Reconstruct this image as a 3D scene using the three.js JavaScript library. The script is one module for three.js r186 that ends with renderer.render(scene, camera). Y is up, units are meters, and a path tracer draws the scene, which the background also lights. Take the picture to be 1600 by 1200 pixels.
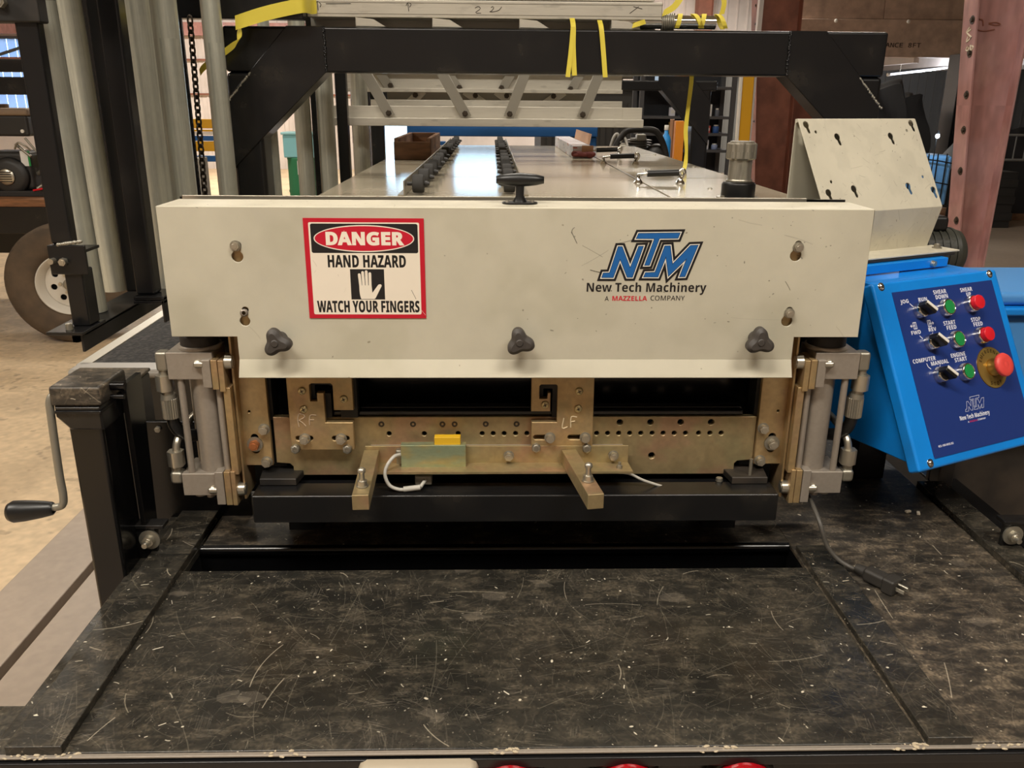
import * as THREE from 'three';
import { RoundedBoxGeometry } from 'three/addons/geometries/RoundedBoxGeometry.js';
import { mergeGeometries, toCreasedNormals } from 'three/addons/utils/BufferGeometryUtils.js';
import { RectAreaLightUniformsLib } from 'three/addons/lights/RectAreaLightUniformsLib.js';

// ------------------------------------------------------------------ camera, sky, large lights, exposure
const scene = new THREE.Scene();
const D2R = Math.PI / 180;
const FOCAL = 1310;                                   // focal length for a 1600 x 1200 frame
const camera = new THREE.PerspectiveCamera(2 * Math.atan(600 / FOCAL) / D2R, 4 / 3, 0.05, 200);
camera.position.set(-0.04, 1.6, 1.242);
camera.rotation.set(-18.6 * D2R, -1.5 * D2R, 0.45 * D2R, 'YXZ');
scene.add(camera);

const renderer = new THREE.WebGLRenderer({ antialias: true });
renderer.toneMapping = THREE.LinearToneMapping;
renderer.toneMappingExposure = 1.2;
renderer.shadowMap.enabled = true;
renderer.shadowMap.type = THREE.PCFSoftShadowMap;
RectAreaLightUniformsLib.init();

scene.background = new THREE.Color(0.5, 0.76, 1.0);  // hazy daylight sky outside the open doors
scene.backgroundIntensity = 4.5;

const LAMP_COLOR = 0xfff7ea;                          // warm LED high bays
const LAMP_POWER = 40;
// [x, y, z, length x, width z, share of LAMP_POWER]
const HIGH_BAYS = [
  [-1.3, 4.6, 1.9, 1.8, 0.6, 0.75], [1.6, 4.6, 2.2, 1.8, 0.6, 0.6], [0.0, 4.6, -2.6, 1.3, 0.5, 0.6],
  [-3.5, 4.6, -6.5, 1.3, 0.5, 1.0], [3.4, 4.6, -7.5, 1.3, 0.5, 0.5], [-4.6, 4.6, 0.6, 1.3, 0.5, 1.5],
  [-6.0, 4.6, -15.5, 1.8, 0.8, 2.2], [3.6, 4.6, -15.8, 1.8, 0.8, 2.2],
];

// ------------------------------------------------------------------ seeded random numbers and noise
let seedState = 12345;
const seed = (s) => { seedState = s >>> 0; };
const rnd = () => { seedState = (seedState + 0x6d2b79f5) >>> 0; let t = seedState; t = Math.imul(t ^ (t >>> 15), t | 1); t ^= t + Math.imul(t ^ (t >>> 7), t | 61); return ((t ^ (t >>> 14)) >>> 0) / 4294967296; };
const rr = (a, b) => a + (b - a) * rnd();
const LAT = new Float32Array(65536); seed(77); for (let i = 0; i < 65536; i++) LAT[i] = rnd();

function vnoise(x, y, p, s) {
  const xi = Math.floor(x), yi = Math.floor(y); let fx = x - xi, fy = y - yi; fx = fx * fx * (3 - 2 * fx); fy = fy * fy * (3 - 2 * fy);
  const x0 = (xi % p) * 251, x1 = ((xi + 1) % p) * 251, y0 = (yi % p) * 1013 + s * 7919, y1 = ((yi + 1) % p) * 1013 + s * 7919;
  const a = LAT[(x0 + y0) & 65535], b = LAT[(x1 + y0) & 65535], c = LAT[(x0 + y1) & 65535], d = LAT[(x1 + y1) & 65535];
  return a + (b - a) * fx + (c - a) * fy + (a - b - c + d) * fx * fy;
}
// tileable fractal noise on the unit square, base cells p
function fbm(u, v, p, oct, s) { let t = 0, a = 0.5, n = 0; for (let i = 0; i < oct; i++) { t += a * vnoise(u * p, v * p, p, s + i); n += a; a *= 0.5; p *= 2; } return t / n; }
const sm = (a, b, x) => { const t = Math.min(1, Math.max(0, (x - a) / (b - a))); return t * t * (3 - 2 * t); };
const mix3 = (a, b, t) => [a[0] + (b[0] - a[0]) * t, a[1] + (b[1] - a[1]) * t, a[2] + (b[2] - a[2]) * t];

// ------------------------------------------------------------------ textures
function canvas(w, h) { const c = document.createElement('canvas'); c.width = w; c.height = h; return c; }
function fillCanvas(c, fn) {
  const g = c.getContext('2d'), im = g.createImageData(c.width, c.height), d = im.data;
  for (let y = 0, i = 0; y < c.height; y++) for (let x = 0; x < c.width; x++, i += 4) { const k = fn(x / c.width, y / c.height); d[i] = k[0]; d[i + 1] = k[1]; d[i + 2] = k[2]; d[i + 3] = 255; }
  g.putImageData(im, 0, 0); return g;
}
function fillScaled(c, k, fn) { const s = canvas(c.width / k, c.height / k); fillCanvas(s, fn); const g = c.getContext('2d'); g.imageSmoothingEnabled = true; g.drawImage(s, 0, 0, c.width, c.height); return g; }
function canvasTex(c, sizeX, sizeY, srgb = true) {           // repeats every sizeX x sizeY metres
  const t = new THREE.CanvasTexture(c); t.wrapS = t.wrapT = THREE.RepeatWrapping; t.magFilter = THREE.LinearFilter;
  if (srgb) t.colorSpace = THREE.SRGBColorSpace;
  if (sizeX) t.repeat.set(1 / sizeX, 1 / (sizeY || sizeX));
  return t;
}
function tex(w, h, sizeX, sizeY, fn, srgb = true) { const c = canvas(w, h); fillCanvas(c, fn); return canvasTex(c, sizeX, sizeY, srgb); }
const gray = (v) => [v, v, v];
function scratches(g, w, h, n, len, wid, colors, bend = 0.2) {
  for (let i = 0; i < n; i++) {
    const x = rnd() * w, y = rnd() * h, a = rnd() * Math.PI * 2, l = len * (0.2 + rnd() * rnd() * 1.6), b = a + rr(-bend, bend) * 3;
    g.strokeStyle = colors[Math.floor(rnd() * colors.length)]; g.lineWidth = wid * rr(0.5, 1.4); g.lineCap = 'round';
    g.beginPath(); g.moveTo(x, y); g.quadraticCurveTo(x + Math.cos(a) * l * 0.5, y + Math.sin(a) * l * 0.5, x + Math.cos(a) * l * 0.5 + Math.cos(b) * l * 0.5, y + Math.sin(a) * l * 0.5 + Math.sin(b) * l * 0.5); g.stroke();
  }
}
function specks(g, w, h, n, r, colors) { for (let i = 0; i < n; i++) { g.fillStyle = colors[Math.floor(rnd() * colors.length)]; g.beginPath(); g.ellipse(rnd() * w, rnd() * h, r * rr(0.4, 2.2) * rnd() + 0.4, r * rr(0.3, 1), rnd() * 3, 0, 7); g.fill(); } }

// ------------------------------------------------------------------ materials
const std = (o) => new THREE.MeshStandardMaterial(o);
const M = {};
{ // ivory machine enamel: faint hand smudges and hairline scuffs
  seed(5);
  const c = canvas(1024, 1024);
  const g = fillScaled(c, 2, (u, v) => { const n = fbm(u, v, 5, 5, 3), k = fbm(u, v, 40, 3, 9), m = sm(0.55, 0.8, fbm(u, v, 9, 4, 20)); const b = 1 - 0.055 * (n - 0.5) * 2 - 0.03 * (k - 0.5) - 0.05 * m; return [194 * b, 188 * b, 169 * (b - 0.012 * m)]; });
  scratches(g, 1024, 1024, 26, 50, 0.9, ['rgba(96,86,66,.35)', 'rgba(110,100,80,.25)', 'rgba(70,60,45,.4)']);
  specks(g, 1024, 1024, 60, 1.6, ['rgba(90,80,60,.5)', 'rgba(60,52,40,.5)']);
  M.ivory = std({ map: canvasTex(c, 0.9), roughness: 0.42 });
  const c2 = canvas(1024, 1024);
  const g2 = fillScaled(c2, 2, (u, v) => { const n = fbm(u, v, 6, 5, 31), m = sm(0.5, 0.72, fbm(u, v, 14, 4, 42)); const b = 1 - 0.04 * (n - 0.5) * 2 - 0.035 * m; return [206 * b, 199 * b, 179 * b]; });
  seed(91); scratches(g2, 1024, 1024, 260, 46, 1.2, ['rgba(70,60,45,.28)', 'rgba(90,80,60,.22)']); specks(g2, 1024, 1024, 240, 2.6, ['rgba(70,60,44,.45)']);
  M.ivoryWorn = std({ map: canvasTex(c2, 0.5), roughness: 0.45 });
  M.lid = std({ map: M.ivory.map, color: 0xe2dcd6, roughness: 0.15 });
}
{ // yellow zinc chromate plate: mottled gold, rose and green
  const t = tex(384, 384, 0.22, 0.22, (u, v) => { const a = fbm(u, v, 4, 5, 11), b = fbm(u, v, 6, 4, 61), k = fbm(u, v, 32, 3, 71); let c = mix3([172, 153, 114], [178, 146, 114], sm(0.5, 0.75, a)); c = mix3(c, [160, 152, 114], sm(0.45, 0.8, b) * 0.7); const f = 0.94 + 0.12 * k; return [c[0] * f, c[1] * f, c[2] * f]; });
  const r = tex(256, 256, 0.12, 0.12, (u, v) => gray(105 + 70 * fbm(u, v, 8, 4, 5)), false);
  M.gold = std({ map: t, roughnessMap: r, roughness: 0.9, metalness: 0.7 });
  M.goldBrown = std({ map: tex(384, 384, 0.2, 0.2, (u, v) => { const a = fbm(u, v, 4, 5, 14), b = fbm(u, v, 6, 4, 66), k = fbm(u, v, 32, 3, 72); let c = mix3([184, 157, 114], [180, 151, 116], sm(0.5, 0.75, a)); c = mix3(c, [168, 151, 113], sm(0.48, 0.8, b) * 0.7); const f = 0.94 + 0.12 * k; return [c[0] * f, c[1] * f, c[2] * f]; }), roughnessMap: r, roughness: 0.9, metalness: 0.7 });
  M.goldGreen = std({ map: tex(512, 256, 0.15, 0.06, (u, v) => { const a = fbm(u, v, 3, 4, 15), k = fbm(u, v, 20, 3, 4); const c = mix3([186, 178, 128], [160, 176, 146], sm(0.35, 0.65, a)); const f = 0.95 + 0.1 * k; return [c[0] * f, c[1] * f, c[2] * f]; }), roughness: 0.42, metalness: 0.7 });
}
{ // black enamel with a dusting of grey-brown shop dirt
  M.black = std({ map: tex(384, 384, 0.5, 0.5, (u, v) => { const m = sm(0.5, 0.85, fbm(u, v, 6, 6, 51)); const k = fbm(u, v, 48, 2, 8); const c = mix3([20, 20, 21], [46, 42, 37], m * (0.4 + 0.6 * k)); return c; }), roughness: 0.26 });
  M.blackGloss = std({ color: 0x0b0b0c, roughness: 0.2 });
  M.rubber = std({ map: tex(256, 256, 0.3, 0.3, (u, v) => { const k = 40 + 20 * fbm(u, v, 10, 4, 2); return [k, k * 0.97, k * 0.93]; }), roughness: 0.75 });
  M.tread = std({ map: tex(384, 384, 0.5, 0.5, (u, v) => { const k = sm(0.3, 0.8, fbm(u, v, 60, 3, 13)); const m = fbm(u, v, 5, 4, 23); const c = mix3([32, 31, 30], [74, 70, 66], k * (0.5 + 0.5 * m)); return c; }), roughness: 0.85, bumpMap: tex(384, 384, 0.5, 0.5, (u, v) => gray(255 * fbm(u, v, 64, 2, 13)), false), bumpScale: 0.002 });
  M.blackPlastic = std({ color: 0x2b2927, roughness: 0.5 });
  M.blackGrip = std({ color: 0x141414, roughness: 0.38 });
  M.void = std({ color: 0x050505, roughness: 0.9 });
}
function deckCanvas(sd, n0, lo, hi, share, marks) {
  const W = 2048, H = 1024, c = canvas(W, H);
  const g = fillScaled(c, 2, (u, v) => { const a = fbm(u, v * 0.5, 7, 6, n0), b = fbm(u, v * 0.5, 50, 5, n0 + 30), k = fbm(u, v * 0.5, 400, 1, 7), h = fbm(u * 0.3, v * 0.5, 120, 4, n0 + 50); const m = sm(0.3, 0.8, a) * 0.32 + sm(0.42, 0.74, b) * 0.36 + sm(0.45, 0.7, h) * 0.4; const t = Math.min(1, m * (0.4 + 1.1 * k)); return mix3(lo, hi, t * share); });
  seed(sd);
  const dust = ['rgba(150,140,122,.20)', 'rgba(150,140,122,.30)', 'rgba(120,110,96,.24)', 'rgba(16,15,14,.30)'];
  scratches(g, W, H, 5200, 30, 1.3, dust, 0.1); scratches(g, W, H, 1700, 80, 1.3, dust); scratches(g, W, H, 260, 230, 1.4, ['rgba(160,150,130,.34)', 'rgba(150,140,120,.26)'], 0.18);
  for (let i = 0; i < 150; i++) { const x = rnd() * W, y = rnd() * H, n = 4 + Math.floor(rnd() * 10), a = rr(-0.5, 0.5) + (rnd() < 0.3 ? 1.5 : 0); for (let k = 0; k < n; k++) { g.strokeStyle = 'rgba(158,148,130,.26)'; g.lineWidth = rr(0.8, 1.8); const px = x + rr(-26, 26), py = y + rr(-16, 16), l = rr(10, 50); g.beginPath(); g.moveTo(px, py); g.lineTo(px + Math.cos(a) * l, py + Math.sin(a) * l); g.stroke(); } }
  scratches(g, W, H, Math.round(44 * marks), 150, 2.2, ['rgba(205,192,168,.6)', 'rgba(190,178,155,.5)'], 0.25);
  specks(g, W, H, 2600, 2.0, ['rgba(190,178,156,.45)', 'rgba(205,194,170,.6)', 'rgba(160,150,132,.4)', 'rgba(14,13,12,.5)']);
  scratches(g, W, H, Math.round(120 * marks), 14, 2.4, ['rgba(236,226,205,.9)', 'rgba(215,205,184,.75)']); specks(g, W, H, 120, 3.6, ['rgba(232,222,200,.85)']);
  for (let i = 0; i < 14; i++) { const x = rnd() * W, y = rnd() * H; g.fillStyle = 'rgba(140,130,114,.28)'; g.beginPath(); for (let k = 0; k < 9; k++) { const a = k / 9 * 6.283, r = rr(8, 34); g.lineTo(x + Math.cos(a) * r * 1.6, y + Math.sin(a) * r); } g.closePath(); g.fill(); }
  return c;
}
{ // deck plate: black paint worn grey-brown, dust, chips and long scratches
  const c = deckCanvas(404, 101, [34, 33, 30], [90, 82, 69], 0.8, 1);
  M.deck = std({ map: canvasTex(c, 1.1, 0.55), roughness: 1, roughnessMap: tex(512, 256, 1.1, 0.55, (u, v) => gray(30 + 46 * sm(0.3, 0.8, fbm(u, v * 0.5, 7, 6, 101)) + 46 * fbm(u, v * 0.5, 60, 3, 3)), false),
    bumpMap: tex(384, 384, 0.12, 0.12, (u, v) => gray(128 + 90 * (fbm(u, v, 26, 3, 17) - 0.5)), false), bumpScale: 0.00035 });
}
{ // deck paint under more brown shop dust, also lightened to look lit
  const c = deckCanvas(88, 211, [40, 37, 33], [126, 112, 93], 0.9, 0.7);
  M.deckDustyLit = std({ map: canvasTex(c, 1.1, 0.55), roughness: 0.42 });
}
{ // galvanized tube: fine vertical streaks and dull spangle
  const t = tex(384, 384, 0.2, 0.8, (u, v) => { const s = fbm(u, v * 0.06, 40, 3, 19), a = fbm(u, v, 7, 5, 29), k = fbm(u, v, 60, 2, 5); const f = 0.8 + 0.26 * s + 0.12 * (a - 0.5) + 0.05 * k; return [196 * f, 196 * f, 182 * f]; });
  M.galv = std({ map: t, roughness: 0.34, metalness: 0.4 });
  M.steel = std({ map: tex(256, 256, 0.1, 0.1, (u, v) => { const f = 0.93 + 0.07 * fbm(u, v, 24, 3, 3); return [160 * f, 150 * f, 138 * f]; }), roughness: 0.4, metalness: 0.35 });
  M.zincDark = std({ color: 0x4b4238, roughness: 0.45, metalness: 0.7 });
  M.knob = std({ color: 0x3f3a36, roughness: 0.55 });
  M.paleBrass = std({ color: 0xc8b88c, roughness: 0.32, metalness: 0.75 });
  M.turned = std({ map: tex(256, 128, 0.1, 0.1, (u, v) => { const f = 0.82 + 0.3 * fbm(u, v * 0.1, 30, 3, 8); return [178 * f, 172 * f, 158 * f]; }), roughness: 0.32, metalness: 0.75 });
  M.zinc = std({ color: 0xc2bbab, roughness: 0.32, metalness: 0.85 });
  M.zincDull = std({ color: 0x9f9a8d, roughness: 0.4, metalness: 0.75 });
  M.chrome = std({ color: 0xdedcd6, roughness: 0.12, metalness: 1 });
  M.alum = std({ map: tex(512, 256, 0.4, 0.12, (u, v) => { const s = fbm(u * 0.25, v, 30, 3, 81), m = sm(0.6, 0.85, fbm(u, v, 10, 5, 87)); const f = 0.95 + 0.05 * s - 0.09 * m; return [208 * f, 202 * f, 188 * f]; }), roughness: 0.36, metalness: 0.4 });
  M.alumDark = std({ color: 0x8c877c, roughness: 0.4, metalness: 0.7 });
}
M.blue = std({ map: tex(384, 384, 0.6, 0.6, (u, v) => { const f = 0.94 + 0.1 * fbm(u, v, 8, 5, 21); return [18 * f, 134 * f, 226 * f]; }), roughness: 0.32 });
M.blueDark = std({ color: 0x1f5c9c, roughness: 0.45 });
M.blueBin = std({ color: 0x4d8fd0, roughness: 0.5 });
M.yellow = std({ color: 0xe2cf4a, roughness: 0.55, transparent: false });
M.yellowPaint = std({ color: 0xdca417, roughness: 0.5 });
M.orangePaint = std({ color: 0xe08a1e, roughness: 0.5 });
M.red = std({ color: 0xd8202c, roughness: 0.35 });
M.redLens = new THREE.MeshPhysicalMaterial({ color: 0x9c0d18, roughness: 0.18, clearcoat: 0.6 });
M.green = std({ color: 0x1c8a45, roughness: 0.4 });
M.greenBin = std({ color: 0x2e7a52, roughness: 0.6 });
M.white = std({ color: 0xe6e2d8, roughness: 0.55 });
M.paper = std({ color: 0xdad8d2, roughness: 0.8 });
M.brass = std({ color: 0xc79d4e, roughness: 0.28, metalness: 0.9 });
M.wire = std({ color: 0xb9b5ab, roughness: 0.5 });
M.wood = std({ map: tex(256, 256, 0.5, 0.5, (u, v) => { const s = fbm(u * 0.2, v, 40, 4, 33), f = 0.75 + 0.45 * s; return [128 * f, 94 * f, 68 * f]; }), roughness: 0.75 });
M.osb = std({ map: tex(384, 384, 2.4, 2.4, (u, v) => { const s = fbm(u, v, 20, 5, 37), f = 0.85 + 0.28 * s; return [190 * f, 168 * f, 152 * f]; }), roughness: 0.8 });
M.redSteel = std({ map: tex(384, 384, 1.6, 1.6, (u, v) => { const a = fbm(u, v, 5, 5, 47), m = sm(0.55, 0.8, fbm(u, v, 10, 5, 57)), k = fbm(u, v * 0.3, 50, 2, 3); let c = mix3([178, 136, 134], [170, 122, 116], sm(0.35, 0.7, a)); c = mix3(c, [190, 148, 138], m * 0.6); const f = 0.9 + 0.2 * k; return [c[0] * f, c[1] * f, c[2] * f]; }), roughness: 0.6 });
M.brownSteel = std({ map: tex(256, 256, 0.9, 0.9, (u, v) => { const f = 0.8 + 0.4 * fbm(u, v, 6, 5, 49); return [140 * f, 88 * f, 70 * f]; }), roughness: 0.6 });
M.concrete = std({ map: tex(512, 512, 3.2, 3.2, (u, v) => { const a = fbm(u, v, 5, 6, 63), b = sm(0.5, 0.75, fbm(u, v, 9, 5, 65)), k = fbm(u, v, 120, 2, 6), d = sm(0.72, 0.8, fbm(u, v, 60, 3, 68)); let c = mix3([196, 172, 138], [216, 190, 154], a); c = mix3(c, [172, 150, 120], b * 0.5); c = mix3(c, [110, 94, 74], d * 0.35); const f = 0.92 + 0.16 * k; return [c[0] * f, c[1] * f, c[2] * f]; }), roughness: 0.5, bumpMap: null });
M.slab = std({ map: tex(384, 384, 2, 2, (u, v) => { const a = fbm(u, v, 4, 5, 73), k = fbm(u, v, 90, 2, 6), f = 0.9 + 0.12 * a + 0.08 * k; return [166 * f, 150 * f, 134 * f]; }), roughness: 0.42 });
M.panelWhite = std({ map: tex(256, 256, 2, 2, (u, v) => { const f = 0.9 + 0.14 * fbm(u, v, 6, 5, 83); return [222 * f, 212 * f, 206 * f]; }), roughness: 0.6 });
M.panelDark = std({ color: 0x4a4b4e, roughness: 0.7 });
M.panelGrey = std({ color: 0x6c6c69, roughness: 0.7 });
M.roof = std({ color: 0xb9b3a6, roughness: 0.8 });
M.tyre = std({ map: tex(384, 384, 0.7, 0.7, (u, v) => { const m = fbm(u, v, 6, 5, 93); return mix3([62, 52, 42], [112, 92, 70], m); }), roughness: 0.85 });
M.cordGrey = std({ color: 0x4a4640, roughness: 0.5 });
M.darkOlive = std({ color: 0x35352e, roughness: 0.5 });
M.engineGrey = std({ color: 0x77746e, roughness: 0.5, metalness: 0.4 });
M.dirtBlack = std({ map: tex(256, 256, 0.6, 0.6, (u, v) => { const m = sm(0.4, 0.8, fbm(u, v, 6, 6, 97)); return mix3([22, 20, 18], [58, 50, 42], m); }), roughness: 0.6 });
M.chalk = std({ color: 0xe2d6c0, roughness: 0.9 });
M.inkDark = std({ color: 0x2a2622, roughness: 0.9 });

// ------------------------------------------------------------------ geometry helpers
const V = (x, y, z) => new THREE.Vector3(x, y, z);
function box(w, h, d, x, y, z, r = 0, rot) {
  const q = Math.min(r, w / 2.2, h / 2.2, d / 2.2);
  const g = q > 0 ? new RoundedBoxGeometry(w, h, d, 1, q) : new THREE.BoxGeometry(w, h, d);
  if (rot) g.applyMatrix4(new THREE.Matrix4().makeRotationFromEuler(new THREE.Euler(...rot)));
  return g.translate(x, y, z);
}
const bb = (x0, x1, y0, y1, z0, z1, r = 0) => box(x1 - x0, y1 - y0, z1 - z0, (x0 + x1) / 2, (y0 + y1) / 2, (z0 + z1) / 2, r);
const AX = { x: (g) => g.rotateZ(-Math.PI / 2), y: (g) => g, z: (g) => g.rotateX(Math.PI / 2) };
function cyl(r0, r1, h, x, y, z, axis = 'y', seg = 24, open = false) { return AX[axis](new THREE.CylinderGeometry(r1, r0, h, seg, 1, open)).translate(x, y, z); }  // r0 at the low end, r1 at the high end
function rod(a, b, r, seg = 12, r2 = r) { const d = V().subVectors(b, a), g = new THREE.CylinderGeometry(r2, r, d.length(), seg); g.applyQuaternion(new THREE.Quaternion().setFromUnitVectors(V(0, 1, 0), d.clone().normalize())); const m = V().addVectors(a, b).multiplyScalar(0.5); return g.translate(m.x, m.y, m.z); }
function bar(a, b, w, t, up = V(0, 0, 1), r = 0.001) { // rectangular bar from a to b: w across, t along up
  const y = V().subVectors(b, a), L = y.length(); y.normalize(); const x = V().crossVectors(y, up).normalize(), z = V().crossVectors(x, y);
  const g = r ? new RoundedBoxGeometry(w, L, t, 1, Math.min(r, w / 3, t / 3)) : new THREE.BoxGeometry(w, L, t); g.applyMatrix4(new THREE.Matrix4().makeBasis(x, y, z)); const m = V().addVectors(a, b).multiplyScalar(0.5); return g.translate(m.x, m.y, m.z);
}
const tube = (pts, r, n = 40, seg = 10) => new THREE.TubeGeometry(new THREE.CatmullRomCurve3(pts.map((p) => V(...p)), false, 'catmullrom', 0.5), n, r, seg, false);
function plate(pts, z0, z1, holes = [], bevel = 0) { // outline in x and y, thickness from z0 to z1
  const s = new THREE.Shape(pts.map((p) => new THREE.Vector2(p[0], p[1])));
  for (const h of holes) {
    const p = new THREE.Path();
    if (h.pts) { p.setFromPoints(h.pts.map((q) => new THREE.Vector2(q[0], q[1]))); } else if (h.w) { // slot: half-length w along x (or hv along y)
      const [x, y, r, w] = [h.x, h.y, h.r, h.w];
      if (h.vert) { p.absarc(x, y + w, r, 0, Math.PI, false); p.absarc(x, y - w, r, Math.PI, Math.PI * 2, false); } else { p.absarc(x + w, y, r, -Math.PI / 2, Math.PI / 2, false); p.absarc(x - w, y, r, Math.PI / 2, Math.PI * 1.5, false); }
      p.closePath();
    } else p.absarc(h.x, h.y, h.r, 0, Math.PI * 2, true);
    s.holes.push(p);
  }
  const b = bevel, g = new THREE.ExtrudeGeometry(s, { depth: z1 - z0 - 2 * b, bevelEnabled: b > 0, bevelThickness: b, bevelSize: b, bevelOffset: -b, bevelSegments: 1, curveSegments: 14 });
  return g.translate(0, 0, z0 + b);
}
const lathe = (pts, x, y, z, axis = 'y', seg = 28) => AX[axis](new THREE.LatheGeometry(pts.map((p) => new THREE.Vector2(p[0], p[1])), seg)).translate(x, y, z);
function hexHead(x, y, z, r, h, axis = 'z', turn = 0.3) { // hex bolt head standing off a face along the axis
  const g = new THREE.CylinderGeometry(r * 0.93, r, h, 6); g.rotateY(turn); const t = new THREE.CylinderGeometry(r * 0.55, r * 0.62, h * 0.12, 16).translate(0, h * 0.53, 0);
  return [g.toNonIndexed(), t.toNonIndexed()].map((q) => (axis === 'z' ? q.rotateX(Math.PI / 2).translate(x, y, z + h / 2) : axis === 'y' ? q.translate(x, y + h / 2, z) : axis === 'x' ? q.rotateZ(-Math.PI / 2).translate(x + h / 2, y, z) : q.rotateZ(Math.PI / 2).translate(x - h / 2, y, z)));
}
const washer = (x, y, z, r, t = 0.002, axis = 'z') => { const c = cyl(r, r, t, 0, 0, 0, axis === '-x' ? 'x' : axis, 24); const o = { z: [0, 0, t / 2], y: [0, t / 2, 0], x: [t / 2, 0, 0], '-x': [-t / 2, 0, 0] }[axis]; return c.translate(x + o[0], y + o[1], z + o[2]); };
function ribbon(pts, w, t = 0.0012) { // pts: [x, y, z, wx, wy, wz] centre and width direction; a thin band with two faces
  const C = new THREE.CatmullRomCurve3(pts.map((p) => V(p[0], p[1], p[2]))), W = new THREE.CatmullRomCurve3(pts.map((p) => V(p[3], p[4], p[5]))), n = pts.length * 6, q = [], idx = [];
  for (let i = 0; i <= n; i++) { const u = i / n, c = C.getPoint(u), d = C.getTangent(u), s = W.getPoint(u).normalize(), nn = V().crossVectors(d, s).normalize().multiplyScalar(t / 2); s.multiplyScalar(w / 2);
    for (const [a, b] of [[1, 1], [-1, 1], [-1, -1], [1, -1]]) q.push(c.x + s.x * a + nn.x * b, c.y + s.y * a + nn.y * b, c.z + s.z * a + nn.z * b);
    if (i) for (let k = 0; k < 4; k++) { const A = (i - 1) * 4 + k, B = (i - 1) * 4 + (k + 1) % 4, A2 = A + 4, B2 = B + 4; idx.push(A, A2, B, B, A2, B2); } }
  const e = n * 4; idx.push(0, 1, 2, 0, 2, 3, e, e + 2, e + 1, e, e + 3, e + 2);
  const g = new THREE.BufferGeometry(); g.setAttribute('position', new THREE.Float32BufferAttribute(q, 3)); g.setIndex(idx); return toCreasedNormals(g.toNonIndexed(), 0.6);
}
function prep(g) {
  const k = g.index ? g.toNonIndexed() : g.clone(); if (!k.attributes.normal) k.computeVertexNormals();
  for (const n of Object.keys(k.attributes)) if (!['position', 'normal', 'uv'].includes(n)) k.deleteAttribute(n);
  k.morphAttributes = {}; return k;
}
function metreUV(g) { // uv in metres by the way each face points
  const p = g.attributes.position, n = g.attributes.normal, uv = new Float32Array(p.count * 2);
  for (let i = 0; i < p.count; i += 3) {
    let ax = 0, ay = 0, az = 0; for (let j = i; j < i + 3; j++) { ax += n.getX(j); ay += n.getY(j); az += n.getZ(j); } ax = Math.abs(ax); ay = Math.abs(ay); az = Math.abs(az);
    for (let j = i; j < i + 3; j++) { const x = p.getX(j), y = p.getY(j), z = p.getZ(j); if (ax > ay && ax > az) { uv[j * 2] = z; uv[j * 2 + 1] = y; } else if (ay > az) { uv[j * 2] = x; uv[j * 2 + 1] = -z; } else { uv[j * 2] = x; uv[j * 2 + 1] = y; } }
  }
  g.setAttribute('uv', new THREE.BufferAttribute(uv, 2)); return g;
}
const geo = (list, keepUV) => { const q = (Array.isArray(list) ? list.flat(3) : [list]).map(prep); for (const k of q) { if (!keepUV) k.deleteAttribute('uv'); } const m = q.length > 1 ? mergeGeometries(q) : q[0]; return keepUV ? m : metreUV(m); };

// ------------------------------------------------------------------ scene helpers: things, parts, setting
const used = new Map(), origin = new WeakMap();
function numbered(n) { const k = used.get(n) || 0; used.set(n, k + 1); return k ? n + '_' + String(k).padStart(3, '0') : n; }
function tag(o, label, category, group, kind) { if (label) o.userData.label = label; if (category) o.userData.category = category; if (group) o.userData.group = group; if (kind) o.userData.kind = kind; return o; }
function shadow(m) { m.castShadow = true; m.receiveShadow = true; return m; }
function thing(name, label, category, p = [0, 0, 0], turn = 0, group) { // a Group at the thing's base; unturned things take part geometry in world metres
  const o = new THREE.Group(); o.name = numbered(name); o.position.set(...p); o.rotation.y = turn; scene.add(o); origin.set(o, turn ? [0, 0, 0] : p); return tag(o, label, category, group);
}
function part(parent, name, list, m, label, keepUV) {
  const g = geo(list, keepUV), o = origin.get(parent) || [0, 0, 0]; g.translate(-o[0], -o[1], -o[2]);
  const k = shadow(new THREE.Mesh(g, m)); k.name = name; parent.add(k); origin.set(k, o); if (label) k.userData.label = label; return k;
}
function solo(name, label, category, list, m, group) { const k = shadow(new THREE.Mesh(geo(list), m)); const b = new THREE.Box3().setFromBufferAttribute(k.geometry.attributes.position), c = b.getCenter(V()); k.geometry.translate(-c.x, -b.min.y, -c.z); k.position.set(c.x, b.min.y, c.z); k.name = numbered(name); scene.add(k); return tag(k, label, category, group); }
function struct(name, list, m, parent) { const k = shadow(new THREE.Mesh(geo(list), m)); k.name = parent ? name : numbered(name); (parent || scene).add(k); if (!parent) k.userData.kind = 'structure'; return k; }
function placeCopy(src, [x, y, z], label, turn) { const c = src.clone(); c.name = numbered(src.name.replace(/_\d{3}$/, '')); c.position.set(x, y, z); if (turn !== undefined) c.rotation.y = turn; c.userData = { ...src.userData }; if (label) c.userData.label = label; scene.add(c); return c; }
const mirror = (list) => list.flat(3).map((g) => { const k = prep(g); k.scale(-1, 1, 1); const p = k.attributes.position, n = k.attributes.normal; for (let i = 0; i < p.count; i += 3) for (const a of [p, n]) { const t = [a.getX(i), a.getY(i), a.getZ(i)]; a.setXYZ(i, a.getX(i + 1), a.getY(i + 1), a.getZ(i + 1)); a.setXYZ(i + 1, ...t); } return k; });
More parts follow.
